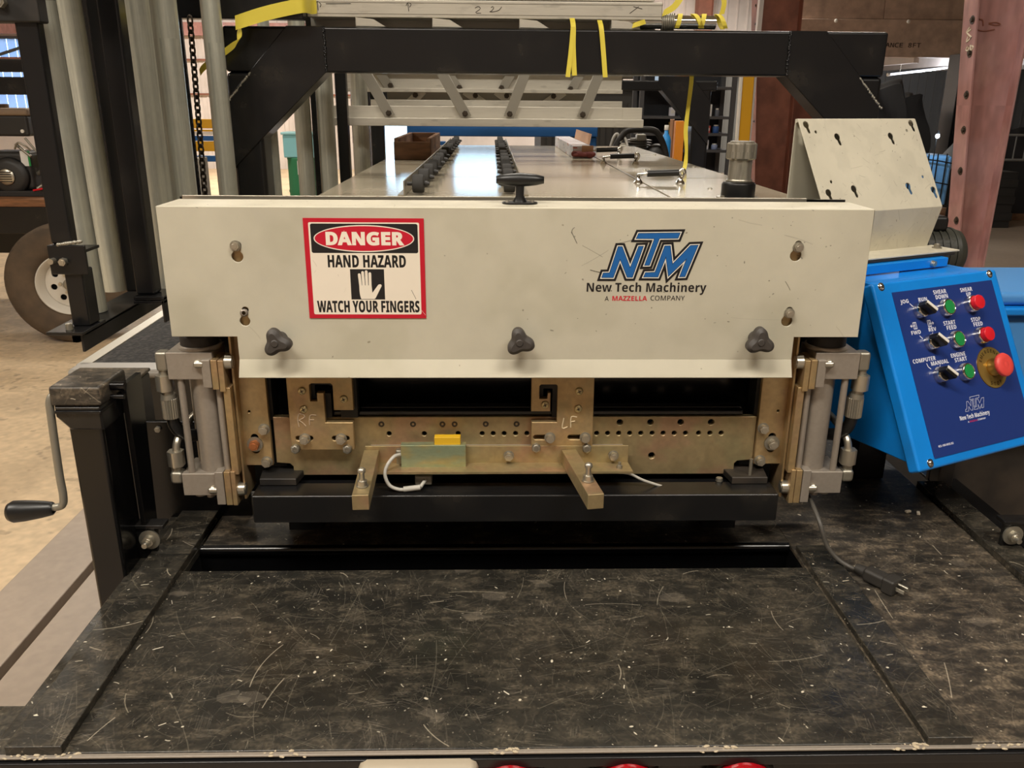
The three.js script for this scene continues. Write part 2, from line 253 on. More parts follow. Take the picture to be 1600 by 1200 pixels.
// ================================================================== THE SETTING: a steel-framed workshop
const FX0 = -14, FX1 = 16, BZ = -20, FZ = 8, RY = 5.4;
struct('floor', [bb(FX0, -1.72, -0.2, 0, BZ, FZ)], M.concrete);
struct('floor_base', [bb(FX0, FX1, -0.4, -0.2, BZ, FZ)], M.void);  // painted near black for the shade at the bottom of the gap
struct('floor_strip', [bb(-1.72, -1.495, -0.2, 0.002, BZ, FZ, 0.004)], M.slab);
struct('floor_slab', [bb(-1.462, 2.2, -0.2, 0.003, BZ, FZ, 0.004)], M.slab);
struct('floor_bay', [bb(2.2, FX1, -0.2, 0, BZ, FZ)], M.slab);
struct('ceiling', [bb(FX0 - 0.2, FX1 + 0.2, RY, RY + 0.2, BZ - 0.2, FZ + 0.2)], M.roof);
struct('ground', [bb(-60, 60, -0.5, -0.05, -80, BZ - 0.2)], M.slab);
struct('wall_left', [bb(FX0 - 0.2, FX0, 0, RY, BZ - 0.2, FZ + 0.2)], M.panelWhite);
struct('wall_right', [bb(FX1, FX1 + 0.2, 0, RY, BZ - 0.2, FZ + 0.2)], M.panelWhite);
struct('wall_front', [bb(FX0, FX1, 0, RY, FZ, FZ + 0.2)], M.panelWhite);
{ // back wall of ribbed steel sheets with an open doorway and two window openings
  const DO = [-2.75, -1.85, 3.7];
  const w = struct('wall_back', [
    bb(FX0, -12.4, 0, RY, BZ - 0.12, BZ), bb(-10.2, DO[0], 0, RY, BZ - 0.12, BZ), bb(DO[0], DO[1], DO[2], RY, BZ - 0.12, BZ),
    bb(-12.4, -10.2, 0, 1.2, BZ - 0.12, BZ), bb(-12.4, -10.2, 2.95, RY, BZ - 0.12, BZ),
    bb(DO[1], -1.0, 0, RY, BZ - 0.12, BZ), bb(-1.0, 0.3, 0, 1.1, BZ - 0.12, BZ), bb(-1.0, 0.3, 4.4, RY, BZ - 0.12, BZ), bb(0.3, 12.1, 0, RY, BZ - 0.12, BZ), bb(12.1, 12.8, 0, 1.0, BZ - 0.12, BZ), bb(12.1, 12.8, 2.45, RY, BZ - 0.12, BZ), bb(12.8, FX1, 0, RY, BZ - 0.12, BZ)], M.panelWhite);
  const rib = (h) => { const l = []; for (let i = 0; i < 4; i++) l.push(plate([[-0.028, 0], [0.028, 0], [0.014, 0.024], [-0.014, 0.024]].map(([a, b]) => [a, -b]), 0, h).rotateX(-Math.PI / 2).translate(-0.375 + i * 0.25, 0, 0.012)); l.push(bb(-0.497, 0.497, 0, h, 0, 0.012)); return geo(l); };
  const gFull = rib(RY - 0.05), gTop = rib(1.6);
  for (let x = FX0 + 0.6; x < FX1 - 0.5; x += 1) {
    if ((x > -12.95 && x < -9.7) || (x > 11.6 && x < 13.3) || (x > -1.9 && x < 0.8)) continue;
    const over = x > DO[0] - 0.5 && x < DO[1] + 0.5, m = shadow(new THREE.Mesh(over ? gTop : gFull, M.panelWhite)); m.name = 'wall_panel'; m.position.set(x, over ? DO[2] + 0.02 : 0, BZ); w.add(m);
  }
  // horizontal girts on the inside of the left half
  const gw = struct('trim_1', [bb(-14, -2.9, 3.0, 3.28, BZ + 0.05, BZ + 0.2)], M.redSteel);
  struct('trim_2', [bb(-14, -2.9, 2.46, 2.5, BZ + 0.05, BZ + 0.1)], M.brownSteel); struct('trim_3', [bb(-14, -2.9, 1.7, 1.74, BZ + 0.05, BZ + 0.1)], M.brownSteel);
  struct('trim_4', [bb(-0.9, 12, 3.95, 4.2, BZ + 0.05, BZ + 0.2)], M.redSteel);
  const glaze = new THREE.MeshPhysicalMaterial({ color: 0xcfdcf0, roughness: 0.8, transmission: 0.55, thickness: 0 });
  const w1 = struct('window_1', [bb(-12.4, -10.2, 1.2, 1.25, BZ - 0.1, BZ + 0.04), bb(-12.4, -10.2, 2.9, 2.95, BZ - 0.1, BZ + 0.04), bb(-12.4, -12.34, 1.25, 2.9, BZ - 0.1, BZ + 0.04), bb(-10.26, -10.2, 1.25, 2.9, BZ - 0.1, BZ + 0.04), bar(V(-12.3, 2.3, BZ + 0.06), V(-10.3, 2.9, BZ + 0.06), 0.06, 0.04, V(0, 0, 1), 0)], M.panelDark);
  for (let i = 0; i < 10; i++) struct('pane', [bb(-12.33 + i * 0.207, -12.33 + i * 0.207 + 0.19, 1.25, 2.9, BZ - 0.05, BZ - 0.046)], glaze, w1);
  const w2 = struct('window_2', [bb(12.1, 12.8, 1.0, 1.05, BZ - 0.1, BZ + 0.04), bb(12.1, 12.8, 2.4, 2.45, BZ - 0.1, BZ + 0.04), bb(12.1, 12.16, 1.05, 2.4, BZ - 0.1, BZ + 0.04), bb(12.74, 12.8, 1.05, 2.4, BZ - 0.1, BZ + 0.04), bb(12.16, 12.74, 1.9, 1.93, BZ - 0.1, BZ + 0.04)], M.panelDark);
  struct('pane', [bb(12.16, 12.74, 1.05, 1.9, BZ - 0.05, BZ - 0.046)], glaze, w2); struct('pane', [bb(12.16, 12.74, 1.93, 2.4, BZ - 0.05, BZ - 0.046)], glaze, w2);
  const w4 = struct('window_4', [bb(-1.0, -0.94, 1.1, 4.4, BZ - 0.1, BZ + 0.05), bb(0.24, 0.3, 1.1, 4.4, BZ - 0.1, BZ + 0.05), bb(-1.0, 0.3, 4.34, 4.4, BZ - 0.1, BZ + 0.05), bb(-1.0, 0.3, 1.1, 1.16, BZ - 0.1, BZ + 0.05), bb(-0.94, 0.24, 2.7, 2.75, BZ - 0.08, BZ + 0.02)], M.brownSteel);
  const clear = new THREE.MeshPhysicalMaterial({ color: 0xffffff, roughness: 0.05, transmission: 1, thickness: 0 }); struct('pane', [bb(-0.94, 0.24, 1.16, 2.7, BZ - 0.05, BZ - 0.046)], clear, w4); struct('pane', [bb(-0.94, 0.24, 2.75, 4.34, BZ - 0.05, BZ - 0.046)], clear, w4);
  struct('door_1', [bb(DO[0] - 0.1, DO[0], 0, DO[2], BZ - 0.14, BZ + 0.08, 0.004), bb(DO[1], DO[1] + 0.1, 0, DO[2], BZ - 0.14, BZ + 0.08, 0.004), bb(DO[0] - 0.1, DO[1] + 0.1, DO[2], DO[2] + 0.12, BZ - 0.14, BZ + 0.08, 0.004)], M.brownSteel);
}
{ // loft on the right, a stencilled header board along its front edge
  const lo = struct('ceiling_loft', [bb(5.55, FX1, 2.62, 2.8, BZ, -15.62)], M.panelDark);
  for (let i = 0; i < 9; i++) struct('beam', [bb(5.6 + i * 1.2, 5.7 + i * 1.2, 2.36, 2.62, BZ, -15.65)], M.panelWhite, lo);
  const hd = struct('trim_5', [bb(5.55, FX1, 2.45, 3.1, -15.62, -15.5, 0.006)], M.osb);
  const c = canvas(512, 128), g = c.getContext('2d'); g.clearRect(0, 0, 512, 128); g.fillStyle = 'rgba(38,26,18,.85)'; g.font = 'bold 92px monospace'; g.textBaseline = 'middle'; g.save(); const tw = g.measureText('CLEARANCE 8FT').width; g.scale(500 / tw, 1); g.fillText('CLEARANCE 8FT', 4, 64); g.restore();
  const t = canvasTex(c), mk = std({ map: t, transparent: true, roughness: 0.9 }); const q = new THREE.PlaneGeometry(1.12, 0.15).translate(7.48, 2.66, -15.494);
  const k = new THREE.Mesh(q, mk); k.name = 'stencil_lettering'; hd.add(k);
  for (const x of [6.36, 7.72]) struct('bolt', [new THREE.SphereGeometry(0.035, 14, 10).scale(1, 1, 0.5).translate(x, 3.07, -15.5)], M.white, hd);
  const up = struct('wall_loft', [bb(5.55, FX1, 3.1, RY, -15.7, -15.6)], M.osb);
  for (let i = 0; i < 6; i++) struct('panel', [bb(5.56 + i * 1.72, 7.26 + i * 1.72, 3.12, 5.3, -15.6, -15.58, 0.004)], M.osb, up);
  const wp = struct('wall_partition', [bb(5.0, 15.9, 0, 2.4, BZ + 0.3, BZ + 0.36)], M.panelGrey);
  for (let i = 0; i < 54; i++) { const m = shadow(new THREE.Mesh(geo([bb(-0.02, 0.02, 0, 2.4, 0, 0.03)]), M.panelGrey)); m.name = 'rib'; m.position.set(5.1 + i * 0.2, 0, BZ + 0.36); wp.add(m); }
}
// ------------------------------------------------------------------ tapered red steel columns (web between two flanges)
function column(n, z, y1, xl0, xl1, xr0, xr1, fl, mat, bolts) {
  const c = struct('column_' + n, [plate([[xl0, 0], [xr0, 0], [xr1, y1], [xl1, y1]], z - 0.004, z + 0.004)], mat);
  struct('flange', [bar(V(xl0, 0, z), V(xl1, y1, z), 0.012, fl, V(0, 0, 1), 0.002)], mat, c);
  struct('flange', [bar(V(xr0, 0, z), V(xr1, y1, z), 0.012, fl, V(0, 0, 1), 0.002)], mat, c);
  for (const y of bolts || []) { const x = xl0 + (xl1 - xl0) * y / y1; struct('bolt', [hexHead(x - 0.006, y, z + fl * 0.22, 0.014, 0.012, '-x'), washer(x - 0.006, y, z + fl * 0.22, 0.024, 0.003, '-x')], M.zincDark, c); }
  return c;
}
{
  const c = column(1, -4, 5.4, 2.955, 2.43, 3.06, 3.055, 0.15, M.redSteel, [0.92, 1.22, 1.46, 1.66, 1.89, 2.07]);
  // white paint-pen marks on the outer flange
  const mk = (pts) => tube(pts, 0.005, 14, 6), fx = (y) => 2.955 - 0.525 * y / 5.4 - 0.0075;
  struct('paint_mark', [mk([[fx(2.03), 2.035, -3.985], [fx(2.0), 2.005, -4.02], [fx(2.0), 2.02, -3.97]]), mk([[fx(2.0), 2.0, -4.01], [fx(1.98), 1.975, -3.96]]), mk([[fx(1.97), 1.985, -4.0], [fx(1.95), 1.955, -4.01], [fx(1.96), 1.97, -3.97]]),
    mk([[fx(1.93), 1.93, -3.99], [fx(1.91), 1.91, -4.01], [fx(1.9), 1.905, -3.985], [fx(1.93), 1.925, -3.98]]), mk([[fx(1.93), 1.935, -3.965], [fx(1.91), 1.905, -3.96]]), mk([[fx(1.93), 1.93, -3.95], [fx(1.91), 1.92, -3.935], [fx(1.9), 1.905, -3.95]])], M.chalk, c);
  struct('paint_mark', [tube([[2.80, 2.075, -3.992], [2.82, 2.07, -3.992], [2.83, 2.04, -3.992]], 0.004, 14, 6), tube([[2.86, 2.055, -3.992], [2.9, 2.06, -3.992], [2.93, 2.05, -3.992], [2.9, 2.045, -3.992], [2.86, 2.052, -3.992]], 0.003, 24, 6), tube([[2.79, 2.02, -3.992], [2.84, 2.012, -3.992], [2.9, 2.022, -3.992]], 0.0035, 16, 6)], M.brownSteel, c);
  column(2, -12, 5.4, 4.05, 3.6, 4.5, 4.42, 0.3, M.brownSteel, [0.9, 1.35, 1.8, 2.7, 2.95]);
  column(3, -19.5, 5.4, 4.72, 4.6, 5.0, 5.0, 0.2, M.brownSteel);
  struct('trim_6', [bb(3.78, 3.84, 0, 5.3, -11.8, -11.7)], M.panelWhite);
  const lw = struct('window_3', [bb(4.22, 4.26, 1.1, 2.0, -12.55, -12.5), bb(4.58, 4.62, 1.1, 2.0, -12.55, -12.5), bb(4.22, 4.62, 1.96, 2.0, -12.55, -12.5), bb(4.22, 4.62, 1.1, 1.4, -12.55, -12.5)], M.brownSteel);
  struct('pane', [bb(4.26, 4.58, 1.4, 1.96, -12.54, -12.535)], std({ color: 0x9db6c4, roughness: 0.25 }), lw);
  struct('wall_shed', [bb(4.1, 5.5, 0, 2.5, -12.75, -12.6)], M.brownSteel);
}
// ------------------------------------------------------------------ lamps
HIGH_BAYS.forEach(([x, y, z, w, d, s], i) => {
  const where = ['over the left front of the bay', 'over the right front of the bay', 'over the middle of the machine', 'over the far left aisle', 'over the far right aisle', 'over the left side of the bay', 'near the back wall on the left', 'near the back wall beside the column'][i];
  const t = thing('high_bay_light', 'white warm high bay light panel hanging ' + where, 'light', [x, y, z], 0, 'high bay lights');
  part(t, 'housing', [bb(x - w / 2 - 0.03, x + w / 2 + 0.03, y + 0.004, y + 0.07, z - d / 2 - 0.03, z + d / 2 + 0.03, 0.01)], M.white);
  part(t, 'diffuser', [bb(x - w / 2, x + w / 2, y - 0.004, y + 0.006, z - d / 2, z + d / 2)], std({ color: 0xffffff, emissive: LAMP_COLOR, emissiveIntensity: 6, roughness: 0.6 }));
  for (const k of [-1, 1]) part(t, 'hanger', [rod(V(x + k * w / 3, y + 0.07, z), V(x + k * w / 3, RY, z), 0.004, 6)], M.zincDull);
  const l = new THREE.RectAreaLight(LAMP_COLOR, LAMP_POWER * s, w, d); l.position.set(x, y - 0.012, z); l.lookAt(x, y - 2, z); scene.add(l);
});
{ // fluorescent tube under the loft, seen behind the red column
  const a = V(7.89, 2.17, -16.35), b = V(9.5, 2.36, -16.55);
  const t = thing('fluorescent_light', 'long white fluorescent tube light glowing under the loft', 'light', [8.7, 2.27, -16.45]);
  part(t, 'tube', [rod(a, b, 0.022, 12)], std({ color: 0xffffff, emissive: 0xe6efff, emissiveIntensity: 1.3 }));
  part(t, 'end_cap', [rod(V(9.5, 2.36, -16.55), V(9.55, 2.366, -16.557), 0.032, 12)], M.white); part(t, 'end_cap', [rod(V(7.84, 2.164, -16.343), V(7.89, 2.17, -16.35), 0.032, 12)], M.white);
  part(t, 'hanger', [rod(V(8.1, 2.19, -16.38), V(8.1, 2.62, -16.38), 0.008, 6)], M.zincDull); part(t, 'hanger', [rod(V(9.3, 2.34, -16.53), V(9.3, 2.62, -16.53), 0.008, 6)], M.zincDull);
  const l = new THREE.PointLight(0xe6ecf6, 5); l.position.set(8.7, 2.18, -16.4); l.shadow.radius = 3; l.castShadow = true; scene.add(l);
}
// ================================================================== TRAILER DECK (top of the plate at y = 0.874)
const DY = 0.874;
{
  const t = thing('trailer_deck', 'scratched black steel trailer deck plate with a rectangular slot under the shear', 'trailer deck', [0, 0.8, 0]);
  part(t, 'front_plate', [bb(-0.545, 0.485, DY - 0.008, DY, 0.036, 0.438, 0.002)], M.deck);
  part(t, 'rear_plate', [bb(-0.535, 0.48, DY - 0.008, DY, -0.75, -0.047, 0.001)], M.deckDustyLit);
  part(t, 'slot_lip', [cyl(0.009, 0.009, 1.02, -0.028, DY - 0.009, -0.046, 'x', 16)], M.blackGloss);
  part(t, 'slot_wall', [bb(-0.545, 0.5, 0.74, DY - 0.009, -0.055, -0.045, 0.002)], M.blackGloss);
  part(t, 'slot_wall', [bb(-0.535, 0.48, 0.74, DY - 0.009, 0.03, 0.036)], M.black);
  part(t, 'side_plate', [bb(0.479, 0.812, DY - 0.008, DY + 0.001, -0.75, 0.438, 0.002)], M.deckDustyLit);
  part(t, 'side_plate', [bb(-0.63, -0.54, DY - 0.016, DY - 0.002, -0.42, 0.438, 0.002)], M.deck); part(t, 'corner_plate', [bb(-0.675, -0.60, DY - 0.022, DY - 0.012, 0.34, 0.438, 0.002)], M.deck);
  const e = part(t, 'edge_bar', [bb(-0.607, -0.541, DY - 0.004, DY + 0.011, -0.42, 0.44, 0.0018)], M.deck, 'flat black bar along the left of the deck');
  part(t, 'edge_bar', [bb(0.482, 0.537, DY - 0.004, DY + 0.010, -0.02, 0.44, 0.0018)], M.deck, 'flat black bar right of the slot');
  part(t, 'edge_bar', [bb(0.812, 0.866, DY - 0.006, DY + 0.013, -0.268, 0.44, 0.0018)], M.deck, 'flat black bar at the right side of the deck');
  part(t, 'slot_end', [bb(0.4795, 0.492, 0.72, DY - 0.004, -0.05, 0.04)], M.black); part(t, 'slot_end', [bb(-0.55, -0.541, 0.72, DY - 0.008, -0.05, 0.04)], M.black);
  part(t, 'slot_floor', [bb(-0.54, 0.485, 0.72, 0.74, -0.06, 0.045)], M.black);
  part(t, 'frame_rail', [bb(-0.612, -0.56, 0.70, DY - 0.015, -3.2, 0.42, 0.004)], M.black); part(t, 'frame_rail', [bb(0.866, 0.93, 0.70, DY - 0.010, -3.2, 0.42, 0.004)], M.black);
  // worn front edge: two bright lines with chipped weld
  part(t, 'front_edge', [bb(-0.675, 0.95, DY - 0.004, DY - 0.001, 0.438, 0.4445, 0.001)], M.steel, 'bright worn lip along the front of the deck');
  part(t, 'front_edge', [bb(-0.68, 0.95, DY - 0.02, DY - 0.006, 0.438, 0.449, 0.002)], M.black);
  seed(8); const chips = [];
  for (const [x0, x1, n] of [[-0.61, -0.52, 34], [-0.31, -0.25, 16], [-0.05, 0.005, 22], [0.205, 0.256, 18], [0.43, 0.482, 24], [0.541, 0.61, 22]]) for (let i = 0; i < n; i++) { const g = new THREE.IcosahedronGeometry(rr(0.0008, 0.0024), 0); g.scale(rr(1, 2.4), 0.6, rr(0.8, 1.2)); g.rotateY(rr(-0.6, 0.6)); chips.push(g.translate(rr(x0, x1), DY - rr(0, 0.003), rr(0.437, 0.446))); }
  part(t, 'chipped_edge', chips, std({ color: 0xb9aa90, roughness: 0.8 }), 'chipped pale weld spatter along the front lip');
  part(t, 'ground_leg', [bb(0.87, 0.925, 0.012, 0.70, -0.1, -0.04, 0.004), bb(0.84, 0.955, 0, 0.012, -0.14, 0, 0.003)], M.black);
  part(t, 'bumper', [bb(-0.665, 0.98, 0.55, DY - 0.022, 0.36, 0.43, 0.004)], M.black);
}
{ // marker lamps and plate on the bumper
  const mk = (x, l) => { const t = thing('marker_lamp', l, 'marker light', [x, 0.815, 0.43], 0, 'red marker lamps on the bumper'); part(t, 'lens', [lathe([[0.0001, 0.034], [0.014, 0.033], [0.026, 0.028], [0.034, 0.018], [0.037, 0.006], [0.037, 0]], x, 0.822, 0.444, 'z')], M.redLens); part(t, 'bezel', [lathe([[0.037, 0], [0.043, 0], [0.043, 0.014], [0.036, 0.014]], x, 0.822, 0.43, 'z')], M.blackPlastic); };
  mk(-0.018, 'round red marker lamp under the deck lip, nearest the plate with the yellow label'); mk(0.122, 'round red marker lamp under the deck lip, middle of the three red lamps'); mk(0.262, 'round red marker lamp under the deck lip, farthest from the yellow label');
  const t = thing('junction_plate', 'pale rounded plate with a yellow label under the deck lip', 'plate', [-0.125, 0.76, 0.43]);
  part(t, 'panel', [bb(-0.196, -0.055, 0.762, 0.868, 0.43, 0.463, 0.01)], M.plateBeige || (M.plateBeige = std({ color: 0xa89c88, roughness: 0.55 }))); part(t, 'label', [bb(-0.122, -0.066, 0.80, 0.866, 0.4625, 0.464)], M.yellowPaint, 'yellow label'); part(t, 'hole', [cyl(0.009, 0.009, 0.004, -0.135, 0.858, 0.4625, 'z')], M.void);
}
// ================================================================== SHEAR GUARD COVER
const DECAL = (c, m) => std({ map: canvasTex(c), roughness: 0.4, transparent: true, ...m });
const planeUV = (w, h, x, y, z) => new THREE.PlaneGeometry(w, h).translate(x, y, z);
function fitText(g, s, x0, x1, yBase, font) { g.font = font; const w = g.measureText(s).width; g.save(); g.translate(x0, yBase); g.scale((x1 - x0) / w, 1); g.fillText(s, 0, 0); g.restore(); }
const LT = [[675, 160], [1148, 152], [1128, 210], [915, 214], [818, 522], [765, 524], [862, 216], [652, 216]], LN = [[275, 668], [290, 618], [362, 616], [448, 312], [492, 312], [598, 560], [684, 308], [735, 306], [628, 664], [570, 664], [476, 450], [405, 668]], LM = [[762, 660], [780, 612], [890, 608], [985, 302], [1045, 300], [1085, 515], [1280, 296], [1365, 292], [1240, 655], [1180, 657], [1250, 440], [1050, 650], [1005, 420], [925, 660]];
function logo(g, passes) { g.lineJoin = 'miter'; g.miterLimit = 6; for (const p of passes) for (const L of [LN, LM, LT]) { g.beginPath(); L.forEach(([x, y], i) => (i ? g.lineTo(x, y) : g.moveTo(x, y))); g.closePath(); if (p.w) { g.strokeStyle = p.c; g.lineWidth = p.w; g.stroke(); } else { g.fillStyle = p.c; g.fill(); } } }
{
  const t = thing('shear_guard', 'long ivory sheet metal guard with a red danger sign and blue letter logo', 'guard', [0, 1.195, -0.055]);
  const out = [[-0.525, 1.453], [-0.525, 1.258], [-0.4265, 1.258], [-0.4265, 1.222], [0.4285, 1.222], [0.4285, 1.258], [0.5285, 1.258], [0.5265, 1.453]];
  const key = (x, y) => [{ x, y, r: 0.0085 }];
  const holes = [...key(-0.4145, 1.3805), ...key(-0.4125, 1.2825), { x: -0.414, y: 1.2945, r: 0.0058 }, ...key(0.4165, 1.3845), ...key(0.4145, 1.2835)];
  // the narrow necks of the key slots
  for (const h of [holes[1]]) h.r = 0.0078; holes.splice(2, 1);
  part(t, 'front_panel', [plate(out, -0.003, 0, holes.map((h) => { const y = h.y, r = h.r, k = 0.0052, up = 0.017, p = []; for (let i = 0; i <= 20; i++) { const a = Math.PI * 0.5 + 0.62 + (Math.PI * 2 - 1.24) * i / 20; p.push([h.x + r * Math.cos(a), y + r * Math.sin(a)]); } for (let i = 0; i <= 8; i++) { const a = Math.PI * i / 8; p.push([h.x + 0.002 + k * Math.cos(a), y + up + k * Math.sin(a)]); } return { pts: p }; }), 0.0006)], M.ivory);
  part(t, 'bottom_lip', [plate([[-0.4265, 0], [0.4285, 0], [0.4285, -0.029], [-0.4265, -0.029]], -0.003, 0, [], 0.0005).rotateX(-0.42).translate(0, 1.2225, 0)], M.ivory, 'lower lip bent outward');
  part(t, 'top_flange', [bb(-0.525, 0.5265, 1.450, 1.4535, -0.094, -0.001, 0.001)], M.ivoryWorn);
  for (const s of [-1, 1]) part(t, 'side_flange', [plate([[-0.108, 1.258], [-0.002, 1.258], [-0.002, 1.452], [-0.108, 1.452]], -0.0015, 0.0015).rotateY(Math.PI / 2).scale(1, 1, -1).translate(s < 0 ? -0.5235 : 0.5262, 0, 0)].map((g) => mirrorFix(g)), M.ivory);
  part(t, 'backing_plate', [bb(-0.47, -0.37, 1.262, 1.43, -0.011, -0.007)], M.goldBrown); part(t, 'backing_plate', [bb(0.37, 0.47, 1.262, 1.43, -0.011, -0.007)], M.goldBrown);
  const kb = (x, y) => { const b = part(t, 'mounting_bolt', [hexHead(x, y, 0.002, 0.0068, 0.005)], M.zinc); part(b, 'washer', [washer(x, y, 0.0002, 0.008)], M.zincDull); };
  kb(-0.4155, 1.3965); kb(0.4185, 1.3975); kb(0.4165, 1.2965);
  part(t, 'bolt_socket', [lathe([[0.003, 0.002], [0.0058, 0.002], [0.0058, -0.012], [0.003, -0.012]], -0.4125, 1.2955, 0, 'z')], M.steel);
  // three-lobed clamp knobs
  const lobe = (x, y, a0) => { const p = []; for (let i = 0; i < 72; i++) { const a = i / 72 * Math.PI * 2, r = 0.0182 + 0.0044 * Math.cos(3 * (a - a0)); p.push([x + r * Math.cos(a), y + r * Math.sin(a)]); } return p; };
  for (const [x, y, a] of [[-0.3605, 1.256, 1.9], [0.0035, 1.257, 1.8], [0.3675, 1.258, 1.62]]) {
    const k = part(t, 'clamp_knob', [plate(lobe(x, y, a), 0.014, 0.036, [], 0.0055), cyl(0.011, 0.0125, 0.018, x, y, 0.01, 'z')], M.knob); part(k, 'knob_cap', [cyl(0.006, 0.0045, 0.0016, x - 0.001, y + 0.001, 0.0366, 'z', 16)], M.knob); }
  // T handle on the top flange
  const h = part(t, 'lift_handle', [lathe([[0.0001, 0.0], [0.0006, -0.036], [0.0055, -0.036], [0.0085, -0.022], [0.0105, 0], [0.0085, 0.022], [0.0055, 0.036], [0.0006, 0.036]].slice(1), 0.0035, 1.489, -0.05, 'x', 20), lathe([[0.0065, 0.03], [0.0062, 0.012], [0.0105, 0.004], [0.011, 0]], 0.0035, 1.4535, -0.05, 'y', 20)], M.blackGrip, 'black T shaped lift handle');
  part(h, 'handle_base', [plate(lobeBase(0.0035, 0), 0, 0.003, [], 0.0008).rotateX(-Math.PI / 2).translate(0, 1.4535, -0.05)], M.blackGrip); part(h, 'screw', [cyl(0.003, 0.0025, 0.002, -0.0155, 1.4575, -0.05), cyl(0.003, 0.0025, 0.002, 0.0225, 1.4575, -0.05)], M.zinc);
  // danger sign
  {
    const W = 1056, H = 900, c = canvas(W, H), g = c.getContext('2d');
    g.fillStyle = '#c2142c'; g.fillRect(0, 0, W, H); g.fillStyle = '#efe4d2'; g.beginPath(); g.roundRect(44, 36, W - 86, H - 72, 14); g.fill();
    g.fillStyle = '#1d1c1d'; g.beginPath(); g.roundRect(60, 48, W - 116, 258, 18); g.fill();
    g.fillStyle = '#f2e8d8'; g.beginPath(); g.ellipse(W / 2 - 2, 178, 442, 119, 0, 0, 7); g.fill(); g.fillStyle = '#c6142f'; g.beginPath(); g.ellipse(W / 2 - 2, 178, 432, 109, 0, 0, 7); g.fill();
    g.fillStyle = '#f4ead8'; g.strokeStyle = '#f4ead8'; g.lineWidth = 10; g.lineJoin = 'miter'; fitText(g, 'DANGER', 180, 870, 232, 'bold 150px sans-serif'); g.save(); g.font = 'bold 150px sans-serif'; const dw = g.measureText('DANGER').width; g.translate(180, 232); g.scale(690 / dw, 1); g.strokeText('DANGER', 0, 0); g.restore();
    g.fillStyle = '#171616'; g.strokeStyle = '#171616'; g.lineWidth = 5;
    for (const [s, x0, x1, y, f] of [['HAND HAZARD', 188, 892, 432, 148], ['WATCH YOUR FINGERS', 78, 1000, 842, 142]]) { g.font = `bold ${f}px sans-serif`; const w = g.measureText(s).width; g.save(); g.translate(x0, y); g.scale((x1 - x0) / w, 1); g.fillText(s, 0, 0); g.strokeText(s, 0, 0); g.restore(); }
    g.fillStyle = '#1d1c1d'; g.fillRect(388, 450, 302, 276);
    // open hand symbol
    g.strokeStyle = g.fillStyle = '#f0e6d4'; g.lineCap = 'round'; g.lineWidth = 25;
    for (const [x0, y0, x1, y1] of [[468, 500, 476, 610], [499, 480, 503, 600], [531, 472, 532, 600], [563, 490, 561, 605]]) { g.beginPath(); g.moveTo(x0, y0); g.lineTo(x1, y1); g.stroke(); }
    g.beginPath(); g.moveTo(463, 596); g.lineTo(574, 596); g.lineTo(578, 664); g.lineTo(634, 590); g.quadraticCurveTo(664, 578, 664, 602); g.lineTo(612, 700); g.quadraticCurveTo(602, 722, 590, 722); g.lineTo(476, 722); g.quadraticCurveTo(464, 690, 463, 650); g.fill();
    seed(3); scratches(g, W, H, 26, 60, 1.6, ['rgba(120,100,80,.35)']); g.strokeStyle = 'rgba(60,50,40,.8)'; g.lineWidth = 4; g.beginPath(); g.moveTo(930, 640); g.lineTo(968, 720); g.stroke(); g.strokeStyle = 'rgba(240,220,200,.8)'; g.beginPath(); g.moveTo(1012, 822); g.lineTo(1050, 868); g.stroke();
    const sgn = part(t, 'danger_sign', [bb(-0.3145, -0.1385, 1.2875, 1.4375, 0.0003, 0.0009)], std({ color: 0xc2142c, roughness: 0.4 }), 'red bordered danger sign with a white hand');
    part(sgn, 'sign_print', [planeUV(0.176, 0.15, -0.2265, 1.3625, 0.00115)], std({ map: canvasTex(c), roughness: 0.38 }), undefined, true);
  }
  { // logo printed on the guard
    const c = canvas(1600, 1018), g = c.getContext('2d'); g.clearRect(0, 0, 1600, 1018);
    logo(g, [{ c: '#131012', w: 84 }]); logo(g, [{ c: '#e9e4d8', w: 32 }]); logo(g, [{ c: '#14304e', w: 12 }]); logo(g, [{ c: '#1560a8' }]);
    g.fillStyle = '#171214'; g.strokeStyle = '#171214'; g.lineWidth = 3;
    fitText(g, 'New Tech Machinery', 90, 1503, 836, 'bold 146px sans-serif'); fitText(g, 'A', 318, 366, 946, '78px sans-serif'); fitText(g, 'COMPANY', 850, 1258, 938, '78px sans-serif'); g.fillStyle = '#cf1830'; fitText(g, 'MAZZELLA', 400, 815, 943, 'bold 78px sans-serif');
    part(t, 'logo_print', [planeUV(0.2075, 0.132, 0.1945, 1.3715, 0.0004)], DECAL(c, { roughness: 0.45 }), 'blue letter logo over a company name', true);
  }
  { // scuff marks worn into the enamel around the logo and along the right end
    const c = canvas(1024, 512), g = c.getContext('2d'); g.clearRect(0, 0, 1024, 512); seed(61);
    g.lineCap = 'round'; for (const [x0, y0, x1, y1, a] of [[20, 80, 40, 130, .6], [30, 60, 22, 86, .5], [60, 140, 130, 190, .25], [180, 130, 240, 110, .5], [90, 250, 160, 268, .75], [60, 230, 150, 160, .15], [780, 300, 800, 340, .5], [810, 180, 830, 196, .5], [600, 470, 800, 480, .15], [760, 90, 860, 130, .2]]) { g.strokeStyle = `rgba(70,62,48,${a})`; g.lineWidth = rr(1.5, 3.5); g.beginPath(); g.moveTo(x0, y0); g.quadraticCurveTo((x0 + x1) / 2 + rr(-8, 8), (y0 + y1) / 2 + rr(-8, 8), x1, y1); g.stroke(); }
    specks(g, 1024, 512, 50, 3, ['rgba(70,60,46,.5)']);
